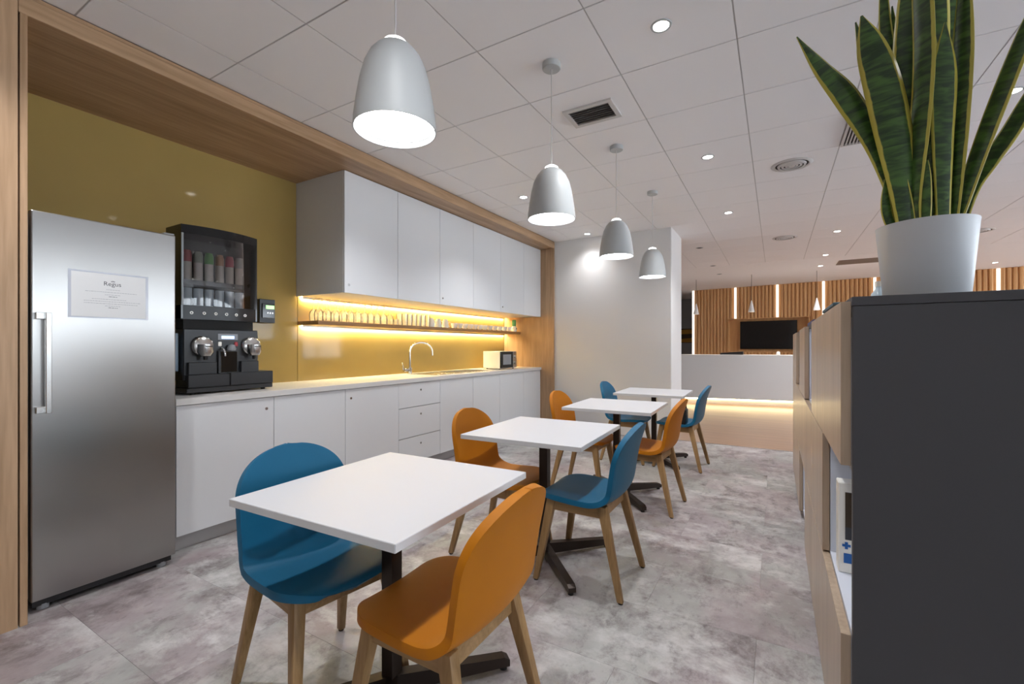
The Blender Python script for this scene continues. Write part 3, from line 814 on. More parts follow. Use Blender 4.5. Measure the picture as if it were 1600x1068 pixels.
# ------------------------------------------------------------------ tables
def make_table():
    t = thing('dining_table', '', 'table')
    tp = obj('tabletop', bx(-0.345, 0.345, -0.357, 0.357, 0.716, 0.74, bev=0.0012), M['top'], t)
    eb = B()
    for (a, b_, c_, d_) in ((-0.3457, -0.3448, -0.3555, 0.3555), (0.3448, 0.3457, -0.3555, 0.3555), (-0.3435, 0.3435, -0.3577, -0.3568), (-0.3435, 0.3435, 0.3568, 0.3577)):
        box(eb, a, b_, c_, d_, 0.7172, 0.7385)
    obj('edge_band', eb, M['topedge'], tp)
    obj('mounting_plate', bx(-0.16, 0.16, -0.16, 0.16, 0.710, 0.7162), M['bronze'], t)
    obj('column', bx(-0.025, 0.025, -0.025, 0.025, 0.04, 0.7105, bev=0.002), M['bronze'], t)
    for sx, sy in ((1, 1), (1, -1), (-1, 1), (-1, -1)):
        d = Vector((0.29 * sx, 0.32 * sy, 0)).normalized(); s = Vector((-d.y, d.x, 0)) * 0.02
        L_ = 0.43
        b = B()
        P = [(0.0, 0.022), (0.0, 0.085), (L_ - 0.02, 0.052), (L_, 0.040), (L_, 0.016)]
        for sg_ in (1, -1): pass
        va = [b.verts.new(d * p[0] + s + Vector((0, 0, p[1]))) for p in P]; vb = [b.verts.new(d * p[0] - s + Vector((0, 0, p[1]))) for p in P]
        b.faces.new(va); b.faces.new(vb[::-1])
        for i in range(5): b.faces.new((va[i], vb[i], vb[(i + 1) % 5], va[(i + 1) % 5]))
        lg = obj('foot_bar', b, M['bronze'], t)
        e = d * (L_ - 0.02); b = B(); cyl(b, (e.x, e.y, 0.0), 0.014, 0.018, 12); obj('glide', b, M['rubber'], lg)
    return t
tbl = make_table()
TB = [((-1.156, 1.142), 2.2), ((-1.159, 2.352), 2.2), ((-1.135, 3.649), 2.0), ((-1.123, 4.916), 2.0)]
TL = ['white square dining table nearest the steel fridge', 'second white dining table from the fridge, before the drawer unit',
      'third white dining table from the fridge', 'white dining table farthest from the fridge, by the white wall']
for i, ((x, y), r) in enumerate(TB):
    o = tbl if i == 0 else copy_tree(tbl)
    o.location = (x, y, 0); o.rotation_euler = (0, 0, math.radians(r)); o['label'] = TL[i]; o['group'] = 'square dining tables'

# ------------------------------------------------------------------ chairs
def shell_mesh():
    prof = crom([(0.232, 0.430), (0.222, 0.444), (0.185, 0.452), (0.10, 0.450), (0.01, 0.444), (-0.07, 0.443), (-0.125, 0.452), (-0.163, 0.478),
                 (-0.182, 0.520), (-0.192, 0.580), (-0.204, 0.650), (-0.224, 0.730), (-0.248, 0.800), (-0.258, 0.832)], 5)
    P = [Vector((p[0], 0, p[1])) for p in [(q.x, q.y) for q in [Vector((a[0], a[1])) for a in prof]]]
    cum = [0.0]
    for a, b in zip(P, P[1:]): cum.append(cum[-1] + (b - a).length)
    L_ = cum[-1]
    def pos(s):
        for i in range(len(cum) - 1):
            if s <= cum[i + 1] + 1e-9:
                f = (s - cum[i]) / max(1e-9, cum[i + 1] - cum[i]); return P[i].lerp(P[i + 1], f)
        return P[-1]
    NS, NT = 84, 20
    ss = []
    for i in range(NS + 1):
        f = i / NS
        ss.append(L_ * (0.5 - 0.5 * math.cos(PI * f)) * 0.6 + L_ * f * 0.4)
    bm = B(); rows = []
    for s in ss:
        p = pos(s); t0 = pos(max(0, s - 0.006)); t1 = pos(min(L_, s + 0.006)); tg_ = (t1 - t0).normalized()
        nrm = Vector((tg_.z, 0, -tg_.x))          # up on the seat, forward on the back
        f = s / L_
        w = 0.222 if f < 0.45 else 0.222 - 0.014 * min(1, (f - 0.45) / 0.1)
        rf, rb = 0.17, 0.19
        if s < rf: w *= max(0.0, 1 - (1 - s / rf) ** 2.6) ** (1 / 2.6) * 0.985 + 0.015
        e = L_ - s
        if e < rb: w *= max(0.0, 1 - (1 - e / rb) ** 2.1) ** (1 / 2.1) * 0.985 + 0.015
        cup = 0.012 + 0.016 * max(0, min(1, (f - 0.4) / 0.2))
        rows.append([bm.verts.new(p + Vector((0, w * math.sin(PI / 2 * tt) if False else w * tt, 0)) + nrm * cup * (w / 0.22) ** 2 * tt * tt) for tt in [-1 + 2 * k / NT for k in range(NT + 1)]])
    for a, b in zip(rows, rows[1:]):
        for k in range(NT): bm.faces.new((a[k], a[k + 1], b[k + 1], b[k]))
    bmesh.ops.recalc_face_normals(bm, faces=bm.faces[:])
    up_ = sum((f.normal.z for f in bm.faces))
    if up_ < 0: bmesh.ops.reverse_faces(bm, faces=bm.faces[:])
    me = bpy.data.meshes.new('tmp'); bm.to_mesh(me); bm.free()
    o = bpy.data.objects.new('tmp', me); COL.objects.link(o)
    so = o.modifiers.new('s', 'SOLIDIFY'); so.thickness = 0.026; so.offset = -1
    bv = o.modifiers.new('b', 'BEVEL'); bv.width = 0.008; bv.segments = 3; bv.limit_method = 'ANGLE'; bv.angle_limit = math.radians(50)
    dg = bpy.context.evaluated_depsgraph_get()
    m2 = bpy.data.meshes.new_from_object(o.evaluated_get(dg))
    bpy.data.objects.remove(o); bpy.data.meshes.remove(me)
    m2.polygons.foreach_set('use_smooth', [True] * len(m2.polygons))
    m2.name = 'chair_shell'
    return m2
SH = shell_mesh()
def make_chair(mname):
    t = thing('dining_chair', '', 'chair')
    me = SH.copy(); me.materials.clear(); me.materials.append(M[mname])
    link('seat_shell', me, None, t)
    for sx, sy in ((1, 1), (1, -1), (-1, 1), (-1, -1)):
        tx, ty = (0.150 if sx > 0 else -0.122) , 0.160 * sy
        bx_, by_ = (0.224 if sx > 0 else -0.226), 0.205 * sy
        zt = 0.432
        a, b_ = 0.024, 0.020; c_, d_ = 0.0145, 0.013
        bot = [(bx_ - c_, by_ - d_, 0.006), (bx_ + c_, by_ - d_, 0.006), (bx_ + c_, by_ + d_, 0.006), (bx_ - c_, by_ + d_, 0.006)]
        top = [(tx - a, ty - b_, zt), (tx + a, ty - b_, zt), (tx + a, ty + b_, zt), (tx - a, ty + b_, zt)]
        lg = obj('leg', hexa(B(), bot, top, 0.005), M['leg'], t, smooth=True, angle=35)
        b = B(); cyl(b, (bx_, by_, 0.0), 0.011, 0.008, 12); obj('glide', b, M['rubber'], lg)
    for sy in (1, -1):
        b = hexa(B(), [(-0.132, 0.166 * sy - 0.010, 0.372), (0.155, 0.166 * sy - 0.010, 0.372), (0.155, 0.166 * sy + 0.010, 0.372), (-0.132, 0.166 * sy + 0.010, 0.372)],
                 [(-0.124, 0.162 * sy - 0.010, 0.431), (0.150, 0.162 * sy - 0.010, 0.431), (0.150, 0.162 * sy + 0.010, 0.431), (-0.124, 0.162 * sy + 0.010, 0.431)], 0.002)
        obj('apron', b, M['apron'], t)
    for xx, zt in ((-0.126, 0.432), (0.158, 0.425)):
        obj('apron', bx(xx - 0.010, xx + 0.010, -0.150, 0.150, 0.374, zt, bev=0.002), M['apron'], t)
    return t
protoB, protoY = make_chair('blue'), make_chair('yellow')
usedB = usedY = False
CH = [('B', -1.425, 1.062, -9, 'blue upholstered chair at the table nearest the fridge, facing the shelving unit'),
      ('Y', -0.86, 1.085, 180, 'amber upholstered chair at the table nearest the fridge, facing the kitchen'),
      ('Y', -1.425, 2.31, 0, 'amber upholstered chair at the second table from the fridge'),
      ('B', -0.862, 2.305, 180, 'blue upholstered chair at the second table from the fridge'),
      ('Y', -1.41, 3.62, 0, 'amber upholstered chair on the kitchen side of the third table from the fridge'),
      ('Y', -0.855, 3.55, 177, 'amber upholstered chair on the aisle side of the third table from the fridge'),
      ('B', -1.40, 4.87, 0, 'blue upholstered chair on the kitchen side of the farthest table from the fridge'),
      ('B', -0.84, 4.87, 177, 'blue upholstered chair with a bag on it, at the farthest table from the fridge')]
for c_, x, y, r, lab in CH:
    if c_ == 'B':
        o = protoB if not usedB else copy_tree(protoB); usedB = True
    else:
        o = protoY if not usedY else copy_tree(protoY); usedY = True
    o.location = (x, y, 0); o.rotation_euler = (0, 0, math.radians(r)); o['label'] = lab; o['group'] = 'upholstered dining chairs'

# bag standing on the farthest aisle chair
t = thing('handbag', 'slim dark handbag with strap standing on a blue chair seat', 'bag', (-0.80, 4.72, 0.45))
obj('body', bx(-0.84, -0.76, 4.66, 4.80, 0.453, 0.60, bev=0.012, seg=2), M['leather'], t, smooth=True, angle=40)
for yy in (4.69, 4.77):
    b = B(); tube(b, crom([(-0.825, yy, 0.595), (-0.82, yy, 0.66), (-0.80, yy, 0.70), (-0.78, yy, 0.66), (-0.775, yy, 0.595)], 4), 0.006, 8); obj('strap', b, M['leather'], t, smooth=True)
b = B(); lathe(b, [(0.012, -0.003), (0.016, 0), (0.012, 0.003)], (-0.80, 4.6585, 0.57), 14, 'Y', True, True); obj('clasp', b, M['chrome'], t, smooth=True)

# ------------------------------------------------------------------ bell pendants over the tables
def make_pendant():
    t = thing('pendant_lamp', '', 'pendant lamp')
    zb = 1.915
    prof = [(0.131, 0.0), (0.129, 0.03), (0.121, 0.09), (0.111, 0.15), (0.098, 0.20), (0.080, 0.238), (0.060, 0.262), (0.042, 0.274), (0.034, 0.276)]
    inn = [(r - 0.003, z - (0.003 if i > 4 else 0)) for i, (r, z) in enumerate(prof)]
    b = B(); lathe(b, [(p[0], p[1] + zb) for p in prof] + [(p[0], p[1] + zb) for p in inn[::-1]] + [(prof[0][0], zb)], n=40)
    obj('shade', b, M['pend'], t, smooth=True, angle=50)
    b = B(); lathe(b, [(0.001, 0.0), (0.124, 0.0)], (0, 0, zb + 0.02), n=32); obj('diffuser', b, M['pendin'], t)
    b = B(); lathe(b, [(0.036, 0.0), (0.036, 0.012), (0.024, 0.020), (0.001, 0.021)], (0, 0, zb + 0.274), n=24); obj('cap', b, M['cap'], t, smooth=True, angle=40)
    b = B(); cyl(b, (0, 0, zb + 0.294), 0.0028, CEIL - 0.03 - zb - 0.294, 8); obj('cord', b, M['vent'], t)
    b = B(); lathe(b, [(0.001, -0.032), (0.047, -0.032), (0.05, -0.029), (0.05, 0.0)], (0, 0, CEIL), n=28); obj('ceiling_rose', b, M['pend'], t, smooth=True, angle=40)
    return t
pd = make_pendant()
PL = ['white bell pendant lamp over the table nearest the fridge', 'white bell pendant lamp over the second table from the fridge',
      'white bell pendant lamp over the third table from the fridge', 'white bell pendant lamp over the table farthest from the fridge']
for i, (x, y) in enumerate(((-1.06, 1.062), (-1.062, 2.238), (-1.068, 3.42), (-1.068, 4.60))):
    o = pd if i == 0 else copy_tree(pd)
    o.location = (x, y, 0); o['label'] = PL[i]; o['group'] = 'bell pendants over the dining tables'

# ------------------------------------------------------------------ ceiling fittings
def make_down():
    t = thing('downlight', 'small round recessed ceiling downlight, lit', 'downlight', (0, 0, CEIL), 'recessed ceiling downlights')
    b = B(); lathe(b, [(0.050, 0.0), (0.048, -0.004), (0.038, -0.004), (0.036, 0.0)], (0, 0, CEIL), 24); obj('bezel', b, M['pend'], t, smooth=True, angle=40)
    b = B(); lathe(b, [(0.001, 0.0), (0.037, 0.0)], (0, 0, CEIL - 0.0015), 20); obj('lens', b, M['down'], t)
    return t
dn = make_down()
DOWN = [(-0.479, 2.241), (-2.26, 2.29), (-0.481, 3.986), (-2.262, 4.09), (-0.476, 5.765), (-2.24, 5.866), (1.242, 3.895),
        (0.71, 7.435), (0.725, 9.26), (0.738, 10.459), (3.496, 11.695)]
# the rows of ceiling downlights run on past the picture's edges at the same spacing
DOWN_OFF = [(-0.479, 0.50, 'aisle'), (-2.26, 0.50, 'kitchen'), (1.242, 2.15, 'shelving')]
DL = ['lit round ceiling downlight between the oak beam and the bell pendants', 'lit round ceiling downlight over the aisle beside the bell pendants',
      'lit round ceiling downlight above or beyond the shelving unit', 'lit round ceiling downlight before the slatted reception wall']
SPOT = bpy.data.lights.new('downlight_beam', 'SPOT')
SPOT.energy = 60; SPOT.spot_size = math.radians(118); SPOT.spot_blend = 1.0; SPOT.shadow_soft_size = 0.035; SPOT.color = (0.955, 0.975, 1.0)
SPOT_W = SPOT.copy(); SPOT_W.energy = 20                             # the lamp close to the end wall is dimmed
lamps = [(dn if i == 0 else copy_tree(dn), x, y, None) for i, (x, y) in enumerate(DOWN)] + [(copy_tree(dn), x, y, n) for x, y, n in DOWN_OFF]
for o, x, y, n in lamps:
    o.location = (x, y, CEIL)
    o['label'] = DL[0 if x < -2 else 1 if (x < 0 and y < 7) else 2 if y < 7 else 3]
    l = bpy.data.objects.new('downlight_beam', SPOT_W if (x < -2 and 5 < y < 6.2) else SPOT); COL.objects.link(l); l.parent = o; l.location = (0, 0, -0.012)
    if n:
        o.name = 'downlight_%s_offscreen' % n; l.name = 'downlight_beam_%s_offscreen' % n
        for ch in o.children:
            if ch.name.startswith('lens'): ch.name = 'lens_%s_offscreen' % n
# unlit reception downlights
for (x, y) in ((-1.037, 7.595), (-1.045, 9.414), (-1.046, 10.566)):
    t = thing('spotlight', 'small unlit ceiling spotlight above the reception desk', 'spotlight', (x, y, CEIL), 'unlit ceiling spotlights by reception')
    b = B(); lathe(b, [(0.055, 0.0), (0.053, -0.004), (0.040, -0.004), (0.036, 0.0)], (x, y, CEIL), 20); obj('bezel', b, M['pend'], t)
    b = B(); lathe(b, [(0.001, 0.0), (0.037, 0.0)], (x, y, CEIL - 0.001), 16); obj('lens', b, M['ventd'], t)
# rectangular supply grille
t = thing('air_vent', 'white rectangular ceiling air vent with dark louvres', 'vent', (-1.055, 2.85, CEIL))
VX0, VX1, VY0, VY1 = -1.218, -0.888, 2.728, 2.972
obj('duct_shade_sheet', bx(VX0 + 0.01, VX1 - 0.01, VY0 + 0.01, VY1 - 0.01, CEIL - 0.003, CEIL - 0.001), M['ventd'], t)  # dark sheet painted in for the shaded depth of the duct
fb = B()
for (a, b_, c_, d_) in ((VX0, VX1, VY0, VY0 + 0.03), (VX0, VX1, VY1 - 0.03, VY1), (VX0, VX0 + 0.03, VY0 + 0.03, VY1 - 0.03), (VX1 - 0.03, VX1, VY0 + 0.03, VY1 - 0.03)):
    box(fb, a, b_, c_, d_, CEIL - 0.012, CEIL + 0.0005)
obj('frame', fb, M['vent'], t)
for k in range(7):
    y = VY0 + 0.042 + 0.0255 * k
    obj('louvre', hexa(B(), [(VX0 + 0.03, y, CEIL - 0.011), (VX1 - 0.03, y, CEIL - 0.011), (VX1 - 0.03, y + 0.002, CEIL - 0.010), (VX0 + 0.03, y + 0.002, CEIL - 0.010)],
                        [(VX0 + 0.03, y + 0.006, CEIL - 0.003), (VX1 - 0.03, y + 0.006, CEIL - 0.003), (VX1 - 0.03, y + 0.008, CEIL - 0.003), (VX0 + 0.03, y + 0.008, CEIL - 0.003)]), M['vent'], t)
# tile-size return grille
xa, xb, ya, yb = VENT_CELL
t = thing('return_grille', 'large square ceiling grille with close parallel bars behind the plant', 'vent', ((xa + xb) / 2, (ya + yb) / 2, CEIL))
obj('duct_shade_sheet', bx(xa + 0.004, xb - 0.004, ya + 0.004, yb - 0.004, CEIL - 0.001, CEIL + 0.005), M['ventd'], t)  # dark sheet behind the bars, in place of a shaded duct
fb = B()
for (a, b_, c_, d_) in ((xa + 0.004, xb - 0.004, ya + 0.004, ya + 0.02), (xa + 0.004, xb - 0.004, yb - 0.02, yb - 0.004), (xa + 0.004, xa + 0.02, ya + 0.02, yb - 0.02), (xb - 0.02, xb - 0.004, ya + 0.02, yb - 0.02)):
    box(fb, a, b_, c_, d_, CEIL - 0.014, CEIL + 0.004)
obj('frame', fb, M['vent'], t)
k = xa + 0.032
while k < xb - 0.03:
    obj('bar', bx(k, k + 0.009, ya + 0.02, yb - 0.02, CEIL - 0.012, CEIL - 0.002), M['vent'], t); k += 0.022
# round diffusers
def diffuser(x, y, lab):
    t = thing('round_diffuser', lab, 'vent', (x, y, CEIL), 'round ceiling air diffusers')
    b = B(); lathe(b, [(0.155, 0.0), (0.150, -0.006), (0.128, -0.010), (0.122, -0.004)], (x, y, CEIL), 36); obj('outer_ring', b, M['vent'], t, smooth=True, angle=40)
    b = B(); lathe(b, [(0.001, 0.0), (0.13, 0.0)], (x, y, CEIL - 0.0015), 30); obj('throat_shade_disc', b, M['ventd'], t)  # dark disc, the shade of the duct put into its colour
    for r_ in (0.108, 0.080, 0.052):
        b = B(); lathe(b, [(r_, -0.004), (r_ - 0.004, -0.014), (r_ - 0.020, -0.016), (r_ - 0.016, -0.006), (r_, -0.004)], (x, y, CEIL), 32); obj('cone_ring', b, M['vent'], t, smooth=True, angle=40)
    b = B(); lathe(b, [(0.028, -0.006), (0.024, -0.016), (0.001, -0.018)], (x, y, CEIL), 20); obj('centre_cone', b, M['vent'], t, smooth=True, angle=40)
diffuser(0.116, 4.516, 'round ceiling air diffuser over the aisle, nearest the plant')
diffuser(0.107, 7.494, 'round ceiling air diffuser between the aisle and reception')
diffuser(2.345, 8.356, 'round ceiling air diffuser right of the plant pot')
t = thing('linear_grille', 'long brown perforated ceiling grille near the slatted wall', 'vent', (1.35, 10.3, CEIL))
obj('frame', bx(0.98, 1.75, 9.98, 10.50, CEIL - 0.008, CEIL - 0.0005, bev=0.002), M['ventb'], t)
for k in range(12):
    obj('bar', bx(1.0, 1.73, 10.0 + 0.04 * k, 10.018 + 0.04 * k, CEIL - 0.012, CEIL - 0.008), M['ventb'], t)

# ------------------------------------------------------------------ reception desk
D0 = Vector((-2.95, 9.975, 0)); DA = math.atan2(0.36, 2.06)
t = thing('reception_desk', 'long white reception desk with warm light glowing at its base', 'desk', D0)
def dobj(name, b, m, p=None, **k):
    bmesh.ops.translate(b, vec=D0, verts=b.verts[:]); return obj(name, b, m, p or t, **k)
dobj('front_panel', bx(0, 5.6, 0.0, 0.05, 0.13, 1.02), M['white'])
dobj('counter_top', bx(0, 5.6, 0.0, 0.62, 1.02, 1.045, bev=0.002), M['white'])
dobj('plinth', bx(0.02, 5.58, 0.16, 0.55, 0.0, 0.129), M['white'])
dobj('side_panel', bx(5.55, 5.6, 0.05, 0.62, 0.13, 1.02), M['white'])
dobj('back_carcass', bx(0.02, 5.54, 0.051, 0.55, 0.13, 1.019), M['white'])
dobj('led_strip', bx(0.02, 5.58, 0.135, 0.158, 0.105, 0.125), M['ledd'])
t.rotation_euler = (0, 0, DA)
t = thing('laptop', 'flat dark laptop lying on the reception desk', 'laptop', (-0.8, 10.62, 1.045))
obj('base', bx(-1.04, -0.60, 10.66, 10.90, 1.045, 1.062, bev=0.003), M['black'], t)
obj('lid', hexa(B(), [(-1.04, 10.66, 1.063), (-0.60, 10.66, 1.063), (-0.60, 10.90, 1.063), (-1.04, 10.90, 1.063)], [(-1.04, 10.67, 1.082), (-0.60, 10.67, 1.115), (-0.60, 10.89, 1.115), (-1.04, 10.89, 1.082)], 0.002), M['black'], t)
b = B(); lathe(b, [(0.001, 0), (0.03, 0), (0.036, 0.01), (0.034, 0.05), (0.02, 0.07), (0.001, 0.072)], (0.04, 10.75, 1.045), 16)
o = obj('ornament', b, M['china'], smooth=True, angle=50); tag(o, 'tiny white ornament standing on the reception desk', 'ornament')
# cone pendants over the desk
CONE = bpy.data.lights.new('cone_beam', 'SPOT')
CONE.energy = 25; CONE.spot_size = math.radians(160); CONE.spot_blend = 0.8; CONE.shadow_soft_size = 0.05; CONE.color = (1.0, 0.90, 0.80)
def cone(x, y, lab):
    t = thing('cone_pendant', lab, 'pendant lamp', (x, y, 0), 'cone pendants over the reception desk')
    b = B(); lathe(b, [(0.064, 1.965), (0.012, 2.20), (0.006, 2.215), (0.004, 2.215), (0.010, 2.195), (0.060, 1.967), (0.064, 1.965)], (x, y, 0), 24); obj('shade', b, M['cone'], t, smooth=True, angle=50)
    b = B(); lathe(b, [(0.001, 0), (0.055, 0)], (x, y, 1.985), 18); obj('diffuser', b, M['conein'], t)
    l = bpy.data.objects.new('cone_beam', CONE); COL.objects.link(l); l.parent = t; l.location = (0, 0, 1.955)
    b = B(); cyl(b, (x, y, 2.21), 0.004, CEIL - 2.21, 8); obj('cord', b, M['bronze'], t)
cone(-1.60, 11.2, 'small white cone pendant over reception, beside the white wall')
cone(-0.455, 10.98, 'small white cone pendant left of the television over reception')
cone(0.72, 11.08, 'small white cone pendant right of the television over reception')
# television in the recess
def wworld(x, y, z):
    c, s = math.cos(WA), math.sin(WA); return Vector((W0.x + x * c - y * s, W0.y + x * s + y * c, z))
tv = thing('television', 'black flat television set into the slatted oak wall', 'television', W0)
def tobj(name, b, m):
    bmesh.ops.translate(b, vec=W0, verts=b.verts[:]); return obj(name, b, m, tv)
tobj('casing', bx(1.185, 2.455, 0.10, 0.15, 1.155, 1.872, bev=0.004), M['blackg'])
tobj('screen', bx(1.20, 2.44, 0.097, 0.10, 1.17, 1.86), M['screen'])
tobj('wall_bracket', bx(1.6, 2.05, 0.15, 0.1855, 1.35, 1.7), M['black'])
tv.rotation_euler = (0, 0, WA)
# picture in the corridor
t = thing('framed_picture', 'ochre and dark picture on the far corridor wall', 'picture', (-2.4, 15.58, 1.3))
obj('panel', bx(-3.0, -2.30, 15.57, 15.60, 1.34, 1.80), M['picd'], t)
obj('upper_band', hexa(B(), [(-2.98, 15.565, 1.60), (-2.32, 15.565, 1.64), (-2.32, 15.57, 1.64), (-2.98, 15.57, 1.60)], [(-2.98, 15.565, 1.75), (-2.32, 15.565, 1.78), (-2.32, 15.57, 1.78), (-2.98, 15.57, 1.75)]), M['picy'], t)
obj('lower_band', hexa(B(), [(-2.98, 15.565, 1.36), (-2.32, 15.565, 1.36), (-2.32, 15.57, 1.36), (-2.98, 15.57, 1.36)], [(-2.98, 15.565, 1.44), (-2.32, 15.565, 1.50), (-2.32, 15.57, 1.50), (-2.98, 15.57, 1.44)]), M['picy'], t)

# ------------------------------------------------------------------ shelving unit on the right
KX = 0.144
KY = [1.43, 1.965, 2.54, 3.13, 3.80, 4.41, 5.20]
KZ = [(0.05, 0.482), (0.488, 0.908), (0.914, 1.335)]
KT = 1.345
X1 = 0.60
t = thing('shelving_unit', 'anthracite shelving unit with pale oak doors and open niches', 'shelving unit', (0.38, 3.3, 0))
obj('end_panel', bx(KX + 0.023, X1, KY[0] - 0.018, KY[0] + 0.004, 0.0, 1.322, bev=0.001), M['dkgrey'], t)
obj('end_panel', bx(KX + 0.023, X1, KY[-1] - 0.004, KY[-1] + 0.018, 0.0, 1.322, bev=0.001), M['dkgrey'], t)
obj('top_panel', bx(KX + 0.021, X1, KY[0] - 0.020, KY[-1] + 0.02, 1.3225, KT, bev=0.001), M['dkgrey'], t)
obj('plinth', bx(KX + 0.04, X1 - 0.02, KY[0] + 0.005, KY[-1] - 0.005, 0.0, 0.05), M['dkgrey'], t)
for z in (0.050, 0.476, 0.902):
    obj('shelf_board', bx(KX + 0.023, X1, KY[0] + 0.0045, KY[-1] - 0.0045, z, z + 0.016), M['niche'], t)
for y in KY[1:-1]:
    for (z0, z1) in ((0.0665, 0.4755), (0.4925, 0.9015), (0.9185, 1.322)):
        obj('divider', bx(KX + 0.0235, X1, y - 0.008, y + 0.008, z0, z1), M['niche'], t)
OPEN = {(0, 1), (2, 2), (4, 2), (3, 0)}
for ci in range(6):
    for ri, (z0, z1) in enumerate(KZ):
        if (ci, ri) in OPEN: continue
        a, b_ = KY[ci], KY[ci + 1]
        d = obj('door', bx(KX, KX + 0.022, a + 0.0012, b_ - 0.0012, z0 + 0.0008, z1, bev=0.0008), M['cab'], t)
        obj('edge_band', bx(KX + 0.0008, KX + 0.0212, a + 0.0003, a + 0.0014, z0 + 0.0015, z1 - 0.0008), M['cabedge'], d)
        if (ci, ri) not in {(0, 2), (0, 0)}: obj('back_panel', bx(X1 - 0.012, X1 - 0.001, a + 0.009, b_ - 0.009, z0 + 0.018, z1 - 0.014), M['niche'], t)
# white box file in the niche
t = thing('box_file', 'white box with blue cross print in the open oak niche', 'box', (0.30, 1.82, 0.492))
obj('carton', bx(0.174, 0.40, 1.79, 1.852, 0.492, 0.782, bev=0.003), M['china'], t)
obj('photo_print', bx(0.192, 0.33, 1.7885, 1.7902, 0.625, 0.752), M['picd'], t)
obj('dark_print', bx(0.192, 0.33, 1.7883, 1.7902, 0.60, 0.640), M['ink'], t)
pb = B(); box(pb, 0.184, 0.206, 1.7885, 1.7902, 0.577, 0.585); box(pb, 0.191, 0.199, 1.7883, 1.7902, 0.570, 0.592)
obj('cross_print', pb, M['cobalt'], t)
obj('block_print', bx(0.188, 0.215, 1.7885, 1.7902, 0.525, 0.556), M['cobalt'], t)
# toy car and card in the upper opening
t = thing('toy_car', 'small red toy car in the upper open niche', 'toy', (0.19, 2.92, 0.918))
cyy = 2.93
obj('body', bx(0.172, 0.225, cyy - 0.09, cyy + 0.09, 0.926, 0.952, bev=0.006, seg=2), M['red'], t)
obj('cabin', hexa(B(), [(0.176, cyy - 0.05, 0.951), (0.221, cyy - 0.05, 0.951), (0.221, cyy + 0.06, 0.951), (0.176, cyy + 0.06, 0.951)], [(0.182, cyy - 0.03, 0.975), (0.215, cyy - 0.03, 0.975), (0.215, cyy + 0.04, 0.975), (0.182, cyy + 0.04, 0.975)], 0.003), M['red'], t)
for xx in (0.170, 0.217):
    for yy in (cyy - 0.055, cyy + 0.055):
        b = B(); cyl(b, (xx, yy, 0.918 + 0.014), 0.014, 0.01, 14, 'X'); obj('wheel', b, M['rubber'], t)
o = obj('gift_box', bx(0.24, 0.34, 2.86, 3.08, 0.918, 1.005, bev=0.003), M['pink']); tag(o, 'pale pink box behind the red toy car', 'box')
o = obj('folder', bx(0.26, 0.55, 3.085, 3.118, 0.918, 1.25, bev=0.002), M['cobalt']); tag(o, 'blue folder standing in the upper open niche', 'folder')
# things on top of the unit
t = thing('storage_box', 'slate grey low box on top of the shelving unit', 'box', (0.3, 2.5, KT))
obj('carton', bx(0.205, 0.40, 2.25, 2.72, KT, KT + 0.040, bev=0.003), M['teal'], t)
obj('lid', bx(0.200, 0.405, 2.245, 2.725, KT + 0.040, KT + 0.055, bev=0.003), M['teal'], t)
o = obj('flat_box', bx(0.19, 0.36, 3.25, 3.75, KT, KT + 0.038, bev=0.004), M['navy']); tag(o, 'navy blue flat box on top of the shelving unit', 'box')
t = thing('bottle', 'small pale bottle standing behind the plant pot', 'bottle', (0.305, 1.97, KT))
b = B(); lathe(b, [(0.001, 0), (0.020, 0), (0.022, 0.006), (0.022, 0.055), (0.010, 0.072), (0.009, 0.082), (0.001, 0.082)], (0.305, 1.97, KT), 16); obj('body', b, M['can2'], t, smooth=True, angle=40)
b = B(); cyl(b, (0.305, 1.97, KT + 0.08), 0.011, 0.018, 12); obj('cap', b, M['china'], t, smooth=True, angle=40)

